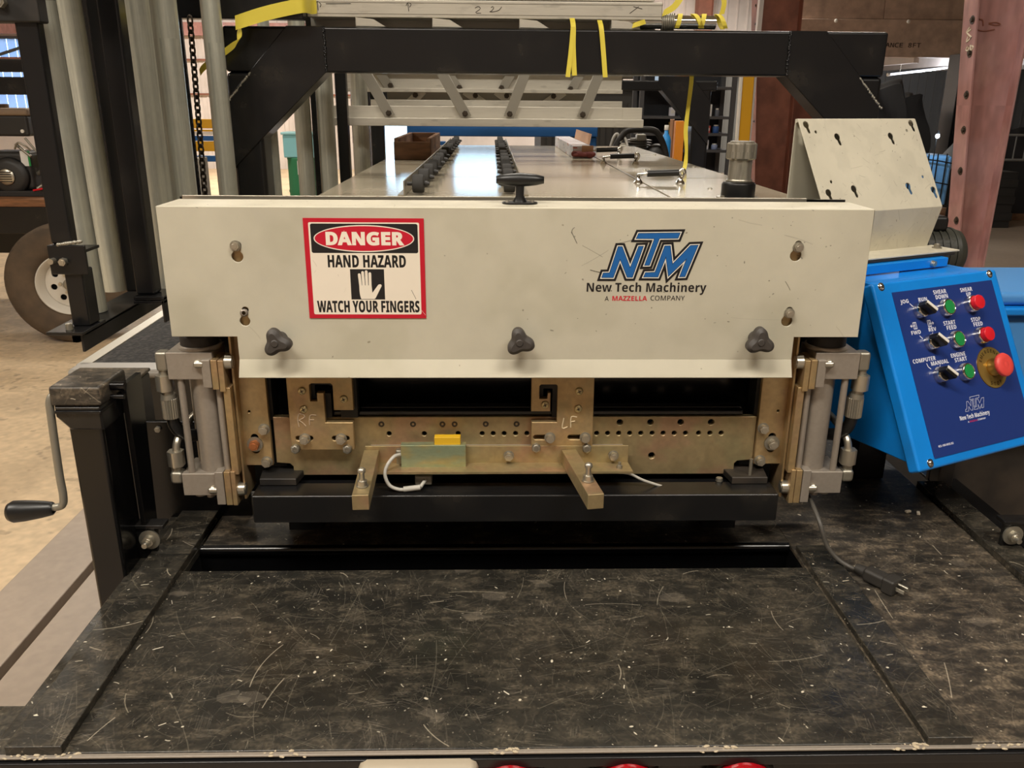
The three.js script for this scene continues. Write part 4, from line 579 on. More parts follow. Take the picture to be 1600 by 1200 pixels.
// ================================================================== CONTROL BOX (turned 25 degrees, sloping face)
{
  const t = thing('control_box', 'blue sloping control box with coloured push buttons and a dark blue legend plate', 'control box', [0.5935, 1.3177, -0.12], 25 * D2R);
  const TILT = -27.5 * D2R, face = (l) => [l].flat(3).map((g) => prep(g).rotateX(TILT));   // x across, -y down the face, z out of it
  const W = 0.317, L = 0.32;
  part(t, 'lid', face([box(W, L, 0.024, W / 2, -L / 2, -0.012, 0.005)]), M.blue);
  part(t, 'housing', [plate([[0.012, -0.004], [0.128, -0.004], [0.128, -0.287], [-0.12, -0.287]].map(([a, b]) => [a, b]), 0.02, 0.298, [], 0.003).rotateY(Math.PI / 2)], M.blue);
  part(t, 'top_bracket', [box(0.262, 0.003, 0.03, 0.134, 0.0135, -0.078, 0.001), box(0.262, 0.0165, 0.004, 0.134, 0.0068, -0.062, 0.0015)], M.blue, 'blue flange along the top'); part(t, 'bracket_bolt', [hexHead(0.222, 0.007, -0.060, 0.0062, 0.006)], M.zinc);
  part(t, 'gasket', [box(0.30, 0.0055, 0.03, 0.15, 0.0178, -0.088, 0.002)], M.blackPlastic, 'dark rubber strip');
  const screw = (u, v) => part(t, 'lid_screw', face([lathe([[0.0072, 0], [0.0072, 0.0008], [0.0002, 0.0008]], u, -v, 0.0, 'z', 20), lathe([[0.0052, 0.0008], [0.0046, 0.003], [0.002, 0.0042], [0.0002, 0.0036]], u, -v, 0, 'z', 18)]), M.chrome);
  screw(0.0195, 0.0075); screw(0.296, 0.008); screw(0.0285, 0.309); screw(0.294, 0.309);
  { // legend plate: printed text on dark blue
    const c = canvas(1280, 1120), g = c.getContext('2d'), S = 1280 / 0.256, px = (u) => (u - 0.04) * S, py = (v) => (v - 0.022) * S;
    g.fillStyle = '#22387a'; g.fillRect(0, 0, 1280, 1400); seed(12); specks(g, 1280, 1120, 60, 3, ['rgba(60,80,140,.5)']);
    g.fillStyle = g.strokeStyle = '#e8e8ee'; g.textAlign = 'center'; g.textBaseline = 'middle';
    const tx = (s, u, v, w, h = 50) => { g.font = `bold ${h}px sans-serif`; const k = w * S / g.measureText(s).width; g.save(); g.translate(px(u), py(v)); g.scale(k, 1); g.fillText(s, 0, 0); g.restore(); };
    tx('JOG', 0.0645, 0.0375, 0.020, 46); tx('RUN', 0.1085, 0.038, 0.023, 46); tx('SHEAR', 0.1545, 0.0288, 0.0335, 50); tx('DOWN', 0.1565, 0.0378, 0.033, 50); tx('SHEAR', 0.2225, 0.031, 0.032, 50); tx('UP', 0.2258, 0.0398, 0.013, 48);
    tx('FWD', 0.072, 0.0925, 0.0245, 46); tx('REV', 0.1125, 0.0915, 0.020, 46); tx('START', 0.1585, 0.085, 0.031, 50); tx('FEED', 0.1605, 0.0935, 0.026, 50); tx('STOP', 0.2268, 0.0862, 0.0255, 50); tx('FEED', 0.2295, 0.095, 0.0255, 50);
    tx('COMPUTER', 0.0745, 0.1405, 0.056, 48); tx('MANUAL', 0.1095, 0.1493, 0.0445, 48); tx('ENGINE', 0.1588, 0.142, 0.038, 48); tx('START', 0.1625, 0.1508, 0.032, 48);
    const line = (w, ...p) => { g.lineWidth = w; g.beginPath(); p.forEach(([u, v], i) => (i ? g.lineTo(px(u), py(v)) : g.moveTo(px(u), py(v)))); g.stroke(); };
    line(7, [0.0745, 0.042], [0.081, 0.0485]); line(7, [0.0785, 0.099], [0.084, 0.105]); line(7, [0.078, 0.147], [0.0795, 0.153], [0.085, 0.158]); line(6, [0.107, 0.0435], [0.1035, 0.049]); line(6, [0.1115, 0.097], [0.107, 0.104]); line(6, [0.109, 0.154], [0.105, 0.16]);
    for (const [u, d] of [[0.0735, -1], [0.109, 1]]) { line(6, [u - 0.0036, 0.0755], [u + 0.0036, 0.0755], [u + 0.0036, 0.0865], [u - 0.0036, 0.0865], [u - 0.0036, 0.0755]); line(6, [u, 0.0755], [u, 0.0865]); line(6, [u, 0.081], [u + d * 0.0105, 0.081]); line(6, [u + d * 0.0075, 0.0785], [u + d * 0.0105, 0.081], [u + d * 0.0075, 0.0835]); }
    g.save(); g.translate(px(0.1675), py(0.2285)); g.scale(0.232, 0.205); g.translate(-820, -410); logo(g, [{ c: '#e8e8ee', w: 58 }, { c: '#22387a', w: 30 }, { c: '#22387a' }]); g.restore();
    g.fillStyle = '#eef0f6'; tx('New Tech Machinery', 0.1605, 0.2492, 0.077, 52); g.fillStyle = '#dfe1ea'; tx('A', 0.1415, 0.2578, 0.0035, 22); tx('COMPANY', 0.1755, 0.2578, 0.021, 22); g.fillStyle = '#d02a50'; tx('MAZZELLA', 0.1545, 0.2578, 0.020, 22);
    g.fillStyle = '#e8e8ee'; tx('RCL-100-MOD.R2', 0.074, 0.286, 0.037, 25);
    const p = part(t, 'legend_plate', face([box(0.2565, 0.282, 0.0008, 0.168, -0.1605, 0.0004, 0.0003)]), std({ color: 0x22387a, roughness: 0.3 }), 'dark blue legend plate');
    part(p, 'legend_print', face([new THREE.PlaneGeometry(0.256, 0.224).translate(0.168, -0.134, 0.00095)]), std({ map: canvasTex(c), roughness: 0.28 }), undefined, true);
    // lower part of the print (below the first canvas) in the same way
    const c2 = canvas(1280, 290), g2 = c2.getContext('2d'); g2.fillStyle = '#22387a'; g2.fillRect(0, 0, 1280, 290); g2.drawImage(c, 0, 0, 10, 10, 0, 0, 1, 1);
    const q = py; g2.fillStyle = '#eef0f6'; g2.textAlign = 'center'; g2.textBaseline = 'middle'; const o = 1120; const tx2 = (s, u, v, w, h) => { g2.font = `bold ${h}px sans-serif`; const k = w * S / g2.measureText(s).width; g2.save(); g2.translate(px(u), q(v) - o); g2.scale(k, 1); g2.fillText(s, 0, 0); g2.restore(); };
    tx2('New Tech Machinery', 0.1605, 0.2492, 0.077, 52); g2.fillStyle = '#dfe1ea'; tx2('A', 0.1415, 0.2578, 0.0035, 22); tx2('COMPANY', 0.1755, 0.2578, 0.021, 22); g2.fillStyle = '#d02a50'; tx2('MAZZELLA', 0.1545, 0.2578, 0.020, 22); g2.fillStyle = '#e8e8ee'; tx2('RCL-100-MOD.R2', 0.074, 0.286, 0.037, 25);
    part(p, 'legend_print', face([new THREE.PlaneGeometry(0.256, 0.058).translate(0.168, -0.275, 0.00095)]), std({ map: canvasTex(c2), roughness: 0.28 }), undefined, true);
  }
  const bez = (u, v) => lathe([[0.0155, 0], [0.0155, 0.0045], [0.0148, 0.0055], [0.0148, 0.009], [0.0142, 0.0115], [0.0125, 0.0125], [0.0122, 0.009]], u, -v, 0.0008, 'z', 32);
  for (const [u, v, n] of [[0.0915, 0.0565, 'jog run'], [0.098, 0.113, 'forward reverse'], [0.0995, 0.17, 'computer manual']]) {
    const b = part(t, 'selector_switch', face([lathe([[0.0142, 0], [0.0142, 0.004], [0.0132, 0.006], [0.0128, 0.012], [0.0105, 0.0135], [0.0095, 0.012]], u, -v, 0.0008, 'z', 32)]), M.chrome, 'chrome ringed selector switch, ' + n);
    const a = 0.85, lev = box(0.0098, 0.027, 0.017, 0, 0, 0.0185, 0.0022).rotateZ(a).translate(u, -v, 0.0008);
    part(b, 'lever', face([lathe([[0.0105, 0.012], [0.0105, 0.0145], [0.0002, 0.0145]], u, -v, 0.0008, 'z', 24), lev]), M.blackGrip, 'black lever');
    part(b, 'pointer', face([box(0.0052, 0.0255, 0.0014, 0.0022, 0, 0.0275, 0.0004).rotateZ(a).translate(u, -v, 0.0008)]), M.white, 'white pointer stripe');
  }
  for (const [u, v] of [[0.1555, 0.0585], [0.159, 0.116], [0.161, 0.1735]]) { const b = part(t, 'push_button', face([bez(u, v)]), M.chrome, 'green push button in a chrome ring'); part(b, 'button_cap', face([lathe([[0.0122, 0.004], [0.0122, 0.0105], [0.0116, 0.0117], [0.0002, 0.0119]], u, -v, 0.0008, 'z', 28)]), M.green); }
  for (const [u, v] of [[0.2215, 0.0585], [0.2245, 0.1165]]) { const b = part(t, 'push_button', face([bez(u, v)]), M.chrome, 'raised red push button in a chrome ring'); part(b, 'button_cap', face([lathe([[0.0122, 0.004], [0.0126, 0.0195], [0.0118, 0.0212], [0.0002, 0.0216]], u, -v, 0.0008, 'z', 28)]), M.red); }
  { // emergency stop
    const u = 0.2345, v = 0.1745, c = canvas(512, 512), g = c.getContext('2d'); g.fillStyle = '#a08748'; g.fillRect(0, 0, 512, 512); seed(4); scratches(g, 512, 512, 120, 60, 1, ['rgba(220,200,140,.25)', 'rgba(70,50,20,.25)']); g.fillStyle = '#3a2a18'; g.font = 'bold 62px sans-serif'; g.textAlign = 'center'; g.textBaseline = 'middle';
    const arc = (s, a0, step, R, flip) => { for (let i = 0; i < s.length; i++) { const a = a0 + i * step; g.save(); g.translate(256 + Math.cos(a) * R, 256 + Math.sin(a) * R); g.rotate(a + (flip ? -Math.PI / 2 : Math.PI / 2)); g.fillText(s[i], 0, 0); g.restore(); } };
    arc('EMERGENCY', -Math.PI / 2 - 1.05, 0.262, 206, false); arc('STOP', Math.PI / 2 + 0.42, -0.28, 206, true);
    const e = part(t, 'emergency_stop', face([cyl(0.037, 0.037, 0.0012, u, -v, 0.0014, 'z', 40)]), M.brass, 'red mushroom emergency stop on a brass ring plate');
    part(e, 'ring_print', face([new THREE.CircleGeometry(0.0365, 40).translate(u, -v, 0.0022)]), std({ map: canvasTex(c), roughness: 0.32, metalness: 0.55 }), undefined, true);
    part(e, 'stem', face([lathe([[0.0155, 0.001], [0.0155, 0.006], [0.0118, 0.0085], [0.0108, 0.02]], u, -v, 0.001, 'z', 28)]), M.brass, 'brass stem');
    part(e, 'mushroom_cap', face([lathe([[0.0105, 0.017], [0.0175, 0.0185], [0.0205, 0.0205], [0.021, 0.0245], [0.019, 0.0275], [0.013, 0.0292], [0.0085, 0.0294], [0.0078, 0.0289], [0.0055, 0.029], [0.0002, 0.0296]], u, -v, 0.001, 'z', 32)]), std({ color: 0xe04a44, roughness: 0.42 }), 'red mushroom cap');
  }
}
{ // folded ivory mounting bracket on the box
  const t = thing('mounting_bracket', 'folded ivory sheet metal bracket with key slots above the control box', 'bracket', [0.5027, 1.5749, -0.3], 25 * D2R);
  const key = (u, v, a) => { const p = [], R = 0.0068, k = 0.0036, n = 0.0135; for (let i = 0; i <= 18; i++) { const q = -Math.PI / 2 + 0.55 + (Math.PI * 2 - 1.1) * i / 18; p.push([R * Math.cos(q), R * Math.sin(q)]); } for (let i = 0; i <= 6; i++) { const q = Math.PI + Math.PI * i / 6; p.push([k * Math.cos(q), -n + k * Math.sin(q)]); } return { pts: p.map(([x, y]) => [u + x * Math.cos(a) - y * Math.sin(a), -v + x * Math.sin(a) + y * Math.cos(a)]) }; };
  const T = -30 * D2R, holes = [key(0.0152, 0.011, 0.2), key(0.0818, 0.035, 0.2), key(0.2183, 0.035, 0.2), key(0.2838, 0.0095, 0.2), key(0.0849, 0.136, 0.2), key(0.2244, 0.136, 0.2), key(0.2885, 0.146, 0.2), key(0.0215, 0.141, 0.2), { x: 0.0336, y: -0.0249, r: 0.003 }, { x: 0.2661, y: -0.0243, r: 0.003 }, { x: 0.0355, y: -0.1206, r: 0.003 }, { x: 0.2708, y: -0.1186, r: 0.003 }];
  part(t, 'sloped_panel', [plate([[0, 0], [0, -0.18], [0.299, -0.18], [0.299, 0]], -0.002, 0, holes, 0.0004).rotateX(T)], M.ivoryWorn);
  part(t, 'lower_panel', [box(0.299, 0.088, 0.002, 0.1495, -0.044, -0.001, 0.0006).rotateX(14 * D2R).translate(0, -0.1559, 0.09)], M.ivoryWorn);
  part(t, 'base_flange', [box(0.325, 0.003, 0.062, 0.155, -0.2345, 0.097, 0.0008)], M.ivoryWorn); part(t, 'flange_bolt', [hexHead(0.292, -0.231, 0.098, 0.0065, 0.006, 'y'), washer(0.292, -0.233, 0.098, 0.009, 0.002, 'y')], M.zincDull);
  part(t, 'back_panel', [box(0.299, 0.24, 0.002, 0.1495, -0.12, -0.006, 0.0006)], M.ivory); part(t, 'top_fold', [rod(V(0, -0.003, -0.003), V(0.299, -0.003, -0.003), 0.0034, 12)], M.ivoryWorn);
}
{ // dark drive motor behind the bracket
  const c = [0.866, 1.312, -0.46], t = thing('drive_motor', 'dark olive ribbed motor housing behind the folded bracket', 'motor', [c[0], 1.26, c[2]]);
  part(t, 'housing', [cyl(0.05, 0.05, 0.075, c[0], c[1], c[2], 'x', 28), box(0.078, 0.1, 0.09, c[0], c[1] - 0.012, c[2], 0.018)], M.darkOlive); const r = []; for (let i = 0; i < 5; i++) r.push(cyl(0.0525, 0.0525, 0.004, c[0] - 0.03 + i * 0.015, c[1], c[2], 'x', 28)); part(t, 'cooling_fins', r, M.darkOlive);
  part(t, 'end_bell', [lathe([[0.049, 0], [0.046, 0.012], [0.035, 0.02], [0.0002, 0.022]], c[0] + 0.037, c[1], c[2], 'x', 28)], M.darkOlive); part(t, 'terminal_box', [box(0.05, 0.03, 0.05, c[0] - 0.01, c[1] + 0.062, c[2], 0.008)], M.blackGrip); part(t, 'mount', [bb(c[0] - 0.04, c[0] + 0.04, 1.25, 1.262, c[2] - 0.06, c[2] + 0.06, 0.003), bb(c[0] - 0.02, c[0] + 0.03, 1.03, 1.262, c[2] - 0.05, c[2] + 0.05, 0.003)], M.black);
}
// ================================================================== LEFT SIDE: jack post, crank, brackets
{
  const t = thing('jack_post', 'black square jack post with a crank handle left of the shear', 'jack', [-0.65, 0.5, 0]);
  part(t, 'outer_tube', [bb(-0.678, -0.626, 0.45, 1.14, -0.03, 0.05, 0.006)], M.blackGloss); part(t, 'collar', [plate([[-0.69, 1.166], [-0.622, 1.166], [-0.622, 1.128], [-0.672, 1.128], [-0.676, 1.133], [-0.69, 1.148]].reverse(), -0.036, 0.056, [], 0.003)], M.black);
  part(t, 'cap', [bb(-0.694, -0.618, 1.166, 1.197, -0.036, 0.058, 0.005)], M.deckDustyLit); part(t, 'cap_seam', [bb(-0.689, -0.62, 1.155, 1.160, -0.036, 0.0605, 0.002)], M.blackGloss);  // pale worn paint on the cap also stands for reflected light
  part(t, 'rear_gusset', [plate([[-0.06, 1.18], [0, 1.18], [0, 0.62], [-0.03, 0.70]], -0.004, 0.004).rotateY(-Math.PI / 2).translate(-0.612, 0, -0.006)], M.blackGloss); part(t, 'pin', [cyl(0.007, 0.007, 0.03, -0.612, 1.186, 0.02, 'x', 14), cyl(0.004, 0.004, 0.02, -0.606, 1.172, 0.03, 'x', 10)], M.blackGloss);
  part(t, 'inner_tube', [bb(-0.668, -0.636, 0.012, 0.6, -0.018, 0.038, 0.004)], M.zincDull); part(t, 'foot_plate', [bb(-0.72, -0.585, 0, 0.012, -0.06, 0.08, 0.003)], M.zincDull);
  part(t, 'crank_arm', [tube([[-0.66, 1.182, 0.04], [-0.688, 1.182, 0.045], [-0.697, 1.174, 0.05], [-0.6985, 1.15, 0.052], [-0.6995, 1.06, 0.056], [-0.6985, 1.02, 0.058], [-0.703, 1.004, 0.058], [-0.718, 1.0, 0.058], [-0.73, 0.999, 0.058]], 0.0058, 90, 12)], std({ color: 0x8f8a7d, roughness: 0.4, metalness: 0.5 }), 'grey bent crank arm');
  part(t, 'crank_handle', [lathe([[0.0075, 0], [0.0105, 0.003], [0.0135, 0.02], [0.0165, 0.045], [0.0172, 0.062], [0.014, 0.069], [0.0002, 0.07]], 0, 0, 0, 'x', 24).rotateY(Math.PI).rotateZ(0.09).translate(-0.716, 0.999, 0.058)], M.blackGrip, 'black tapered crank handle');
}
{
  const mk = (s, l) => { const x0 = s < 0 ? -0.642 : 0.826, x1 = s < 0 ? -0.596 : 0.905, t = thing('tie_down_bracket', l, 'bracket', [(x0 + x1) / 2, 0.83, -0.03], 0, 'bolted frame brackets beside the deck'); part(t, 'bracket_plate', [bb(x0 + 0.004, x1, 0.86, 0.93, -0.016, -0.008, 0.001)], M.black); part(t, 'bracket_top', [bb(x0, x1 + 0.016, 0.928, 0.935, -0.03, -0.004, 0.0015)], M.black);
    const bx = s < 0 ? -0.606 : 0.8465, b = part(t, 'hex_bolt', [hexHead(bx, 0.908, -0.005, 0.0105, 0.009), cyl(0.0052, 0.0045, 0.012, bx - 0.001, 0.907, 0.009, 'z', 12)], M.zinc); part(b, 'washer', [washer(bx, 0.908, -0.008, 0.0172, 0.003)], M.zincDull); };
  mk(-1, 'small black bracket with a bolt and washer at the foot of the jack post'); mk(1, 'small black bracket with a bolt and washer below the blue control box');
}
{
  const t = thing('side_frame', 'black steel frame panel and square tube behind the jack post', 'frame', [-0.75, 0.45, -0.15]);
  part(t, 'back_panel', [bb(-0.66, -0.48, 0.45, 1.06, -0.165, -0.155, 0.002)], M.blackGloss); part(t, 'square_tube', [bb(-0.775, -0.652, 1.04, 1.137, -0.205, -0.147, 0.004)], M.black); part(t, 'panel_bolt', [hexHead(-0.63, 1.046, -0.155, 0.006, 0.005)], M.zincDull);
  part(t, 'frame_leg', [bb(-0.72, -0.66, 0.3, 1.05, -0.22, -0.15, 0.004)], M.black); part(t, 'tube_flange', [bb(-0.778, -0.652, 1.137, 1.143, -0.21, -0.144, 0.002)], M.deckDustyLit);  // pale flange paint stands for light reflected off black steel
}
{
  const t = thing('side_frame', 'black steel frame panel in the shade below the blue control box', 'frame', [1.2, 0.4, -0.3]);
  part(t, 'panel', [bb(0.866, 1.5, 0.3, 1.02, -0.335, -0.325, 0.003)], M.dirtBlack); part(t, 'panel_rib', [bb(0.868, 0.9, 0.45, 1.02, -0.325, -0.29, 0.003)], M.dirtBlack); part(t, 'support_post', [bb(0.70, 0.76, 0.876, 1.03, -0.42, -0.30, 0.003)], M.black); part(t, 'shelf', [bb(0.5, 1.1, 1.015, 1.03, -0.62, -0.26, 0.003)], M.black);
}
{ // trailer fender with pale trim
  const t = thing('trailer_fender', 'black textured trailer fender with pale trim along its outer edge', 'fender', [-1.05, 0.55, -1.8]);
  part(t, 'tread_plate', [bb(-1.2, -0.70, 0.862, 0.87, -2.7, -1.12, 0.002)], M.tread); part(t, 'edge_trim', [bb(-1.24, -1.2, 0.862, 0.872, -2.7, -1.10, 0.003)], M.zincDull, 'pale outer trim'); part(t, 'front_roll', [cyl(0.012, 0.012, 0.53, -0.97, 0.859, -1.052, 'x', 16), bb(-1.235, -0.705, 0.862, 0.872, -1.12, -1.052, 0.002)], M.frontRoll || (M.frontRoll = std({ color: 0x8d877d, roughness: 0.4 }))); part(t, 'skirt', [bb(-1.235, -1.225, 0.56, 0.862, -2.7, -1.12, 0.002), bb(-1.23, -0.70, 0.5, 0.86, -1.07, -1.06, 0.002)], M.black); part(t, 'inner_skirt', [bb(-0.71, -0.70, 0.5, 0.862, -2.7, -1.12)], M.black);  // front roll and lip coloured pale for light reflecting there
}
// ------------------------------------------------------------------ storage rack with upright galvanized tubes
{
  const t = thing('tube_rack', 'black steel rack with upright posts holding grey galvanized tubes', 'rack', [-0.92, 1.1, -0.9]);
  part(t, 'rail', [bb(-0.965, -0.887, 1.130, 1.136, -2.2, -0.47, 0.0015), bb(-0.893, -0.887, 1.098, 1.136, -2.2, -0.46, 0.0015)], M.dirtBlack);
  const f = part(t, 'post_foot', [bb(-0.957, -0.882, 1.136, 1.143, -0.56, -0.45, 0.0015)], M.black); part(f, 'foot_bolt', [hexHead(-0.905, 1.13, -0.47, 0.01, -0.012, 'y'), hexHead(-0.92, 1.143, -0.475, 0.008, 0.012, 'y')], M.zincDull);
  part(t, 'short_post', [bb(-0.926, -0.888, 1.143, 1.262, -0.55, -0.5, 0.004)], M.black);
  const k = part(t, 'clamp_plate', [bb(-0.948, -0.872, 1.255, 1.315, -0.50, -0.493, 0.0015), bb(-0.948, -0.94, 1.255, 1.315, -0.56, -0.5, 0.0015), bb(-0.948, -0.872, 1.3, 1.306, -0.56, -0.5, 0.001)], M.black); part(k, 'clamp_bolt', [hexHead(-0.917, 1.282, -0.493, 0.0085, 0.012), cyl(0.006, 0.006, 0.02, -0.938, 1.284, -0.488, 'z', 12)], M.zinc); part(k, 'weld_bead', (() => { seed(2); const l = []; for (let i = 0; i < 12; i++) l.push(new THREE.IcosahedronGeometry(rr(0.003, 0.005), 1).translate(-0.925 + i * 0.0042, 1.316 + i * 0.0006, -0.496)); return l; })(), M.zincDull);
  part(t, 'tall_post', [bb(-0.944, -0.899, 1.315, 2.05, -0.53, -0.502, 0.006)], M.black);
  const h = part(t, 'head_bracket', [bb(-0.99, -0.889, 1.735, 1.8, -0.53, -0.494, 0.004), bb(-0.99, -0.88, 1.78, 1.83, -0.56, -0.49, 0.004)], M.dirtBlack); part(h, 'bracket_bolt', [hexHead(-0.955, 1.77, -0.494, 0.012, 0.012)], M.zincDull);
  part(t, 'post', [bb(-0.878, -0.832, 1.162, 2.1, -0.765, -0.72, 0.006)], M.black); part(t, 'post', [bb(-0.915, -0.872, 1.162, 2.1, -0.80, -0.75, 0.006)], M.black);
  const f2 = part(t, 'post_foot', [bb(-0.876, -0.806, 1.153, 1.162, -0.79, -0.70, 0.0015)], M.black); part(f2, 'foot_bolt', [hexHead(-0.842, 1.153, -0.712, 0.009, -0.01, 'y')], M.zincDull); part(f2, 'foot_angle', [bb(-0.812, -0.806, 1.10, 1.16, -0.80, -0.698, 0.0015), bb(-0.876, -0.806, 1.145, 1.152, -0.80, -0.698, 0.001)], M.black);
  part(t, 'rear_post', [bb(-1.035, -0.965, 1.136, 2.1, -1.06, -1.0, 0.006)], M.black); part(t, 'rear_post', [bb(-0.962, -0.89, 1.136, 2.1, -1.06, -1.0, 0.006)], M.black); part(t, 'rear_bolt', [hexHead(-0.93, 1.335, -0.99, 0.01, 0.012), bb(-0.96, -0.90, 1.36, 1.366, -1.0, -0.95)], M.zincDull); part(t, 'rear_foot', [bb(-0.985, -0.90, 1.136, 1.15, -1.08, -0.97, 0.002), hexHead(-0.915, 1.15, -0.985, 0.008, 0.012, 'y')], M.black);
  part(t, 'top_tie', [bb(-0.90, -0.55, 1.808, 1.87, -1.295, -1.245, 0.004)], M.black); part(t, 'top_tie', [bb(-0.90, -0.82, 1.95, 2.0, -2.0, -0.5, 0.004)], M.black);
  part(t, 'lower_rail', [bb(-0.87, -0.73, 0.925, 0.94, -1.2, -0.9, 0.002)], M.black); part(t, 'lower_rail', [bb(-0.75, -0.49, 0.925, 0.94, -2.4, -1.42, 0.002)], M.black); part(t, 'lower_rail_leg', [bb(-0.86, -0.80, 0.873, 0.925, -1.19, -1.125, 0.003)], M.black);
  part(t, 'inner_angle', [bb(-0.887, -0.864, 0.94, 1.812, -1.21, -1.2), bb(-0.887, -0.877, 0.94, 1.812, -1.24, -1.21)], M.black);
}
const TUBES = [
  [-0.951, -0.66, 0.0275, 1.137, 'grey galvanized tube standing on the rack foot, just behind the bolted clamp plate'],
  [-0.9985, -0.885, 0.0275, 1.137, 'grey galvanized tube standing behind the foremost tube on the rack'],
  [-0.878, -0.93, 0.0335, 1.137, 'thick grey galvanized tube right of the broad black post'], [-0.836, -1.0, 0.032, 0.94, 'thick grey galvanized tube just left of the hanging chain'],
  [-0.768, -1.15, 0.0255, 0.94, 'grey galvanized tube between the chain and the black gantry post'],
  [-0.645, -1.6, 0.026, 0.94, 'grey galvanized tube right behind the gantry post, nearest of the tubes past it'], [-0.575, -1.62, 0.028, 0.94, 'grey galvanized tube second past the gantry post'], [-0.52, -2.0, 0.030, 0.94, 'grey galvanized tube farthest past the gantry post, beside the bright doorway'], [-0.71, -1.45, 0.017, 0.94, 'thin grey tube half hidden by the black gantry post'],
];
const proto = (() => { const k = new Map(); return (r, h) => { const id = r + ',' + h; if (!k.has(id)) k.set(id, geo([lathe([[r * 0.9, 0.002], [r, 0], [r, h], [r * 0.9, h], [r * 0.9, h - 0.05]], 0, 0, 0, 'y', 28)])); return k.get(id); }; })();
TUBES.forEach(([x, z, r, y0, label], i) => { const g = new THREE.Group(); g.name = numbered('galvanized_tube'); g.position.set(x, y0, z); if (i < 2) g.rotation.z = 0.016; scene.add(g); origin.set(g, [0, 0, 0]); tag(g, label, 'tube', 'galvanized tubes standing in the rack'); const m = shadow(new THREE.Mesh(proto(r, 2.15 - y0), M.galv)); m.name = 'tube_wall'; g.add(m); const e = shadow(new THREE.Mesh(geo([cyl(r * 0.8, r * 0.8, 0.006, 0, 0.004, 0)]), M.blackPlastic)); e.name = 'end_plug'; g.add(e); });
for (const [x0, x1, z, l] of [[-0.618, -0.606, -1.68, 'narrow black post between the first two tubes past the gantry post'], [-0.553, -0.540, -1.78, 'narrow black post between the second and the farthest tube past the gantry post'], [-0.496, -0.47, -2.2, 'black post standing last before the bright doorway']]) { const t = thing('rack_post', l, 'post', [(x0 + x1) / 2, 0.9, z]); part(t, 'tube', [bb(x0 - 0.012, x1 + 0.012, 0.95, 2.1, z - 0.02, z + 0.02, 0.004)], M.black); part(t, 'base', [bb(x0 - 0.02, x1 + 0.02, 0.94, 0.95, z - 0.04, z + 0.04, 0.002)], M.black); }
{ // chain with a mesh per link
  const t = thing('steel_chain', 'dark steel link chain hanging beside the thick galvanized tubes', 'chain', [-0.853, 1.3, -1.22]); const g1 = geo([new THREE.TorusGeometry(0.0085, 0.0026, 8, 14).scale(1, 1.45, 1)]), n = 27;
  for (let i = 0; i < n; i++) { const m = shadow(new THREE.Mesh(g1, M.zincDark || (M.zincDark = std({ color: 0x4b4238, roughness: 0.45, metalness: 0.7 })))); m.name = 'link'; m.position.set(0.006 - i * 0.0004, 1.80 - i * 0.0185 - 1.3, 0); m.rotation.y = i % 2 ? 1.2 : -0.5; t.add(m); }
}
// ================================================================== GANTRY FRAMES
function gantry(z, k, label, withBeam) {
  const t = thing('gantry_frame', label, 'frame', [0.15, 0.9, z], 0), zf = z, zb = z - 0.10;
  if (withBeam) part(t, 'top_beam', [bb(-0.788, 1.088, 1.675, 1.795, zb, zf, 0.007)], M.black); else part(t, 'top_beam', [bb(-0.75, 1.02, 1.655, 1.70, zb, zf, 0.006)], M.black);
  for (const s of [-1, 1]) {
    const X = (x) => 0.15 + s * (x - 0.15) * k, list = [[0.806, 1.675], [0.806, 1.796], [0.909, 1.796], [1.088, 1.605], [1.088, 1.41], [1.035, 1.462]].map(([x, y]) => [X(x), y]);
    part(t, 'corner_gusset', [plate(s > 0 ? list.reverse() : list, zb + 0.006, zf + 0.004, [], 0.002)], M.black);
    part(t, 'post', [bb(Math.min(X(1.0), X(1.09)), Math.max(X(1.0), X(1.09)), 0.915, 1.675, zb, zf - 0.003, 0.012)], M.black); part(t, 'base_plate', [bb(Math.min(X(0.96), X(1.12)), Math.max(X(0.96), X(1.12)), 0.9, 0.915, zb - 0.02, zf + 0.02, 0.003)], M.black);
    if (withBeam) { seed(33 + s); const w = []; for (let i = 0; i < 34; i++) w.push(new THREE.IcosahedronGeometry(rr(0.0022, 0.0042), 1).translate(X(0.806) + rr(-0.002, 0.002), 1.679 + i * 0.0034, zf + 0.003)); part(t, 'weld_bead', w, M.black); const w2 = []; for (let i = 0; i < 30; i++) w2.push(new THREE.IcosahedronGeometry(rr(0.002, 0.0042), 1).translate(X(1.02 + i * 0.0025) + rr(-0.0015, 0.0015), 1.672 - i * 0.0028, zf + 0.003)); part(t, 'weld_bead', w2, M.zincDull); }
  }
}
gantry(-1.3, 1, 'black square tube gantry over the machine carrying the aluminium beam', true);
gantry(-2.9, 0.9, 'black gantry farther back with a gusset above the engine', false);
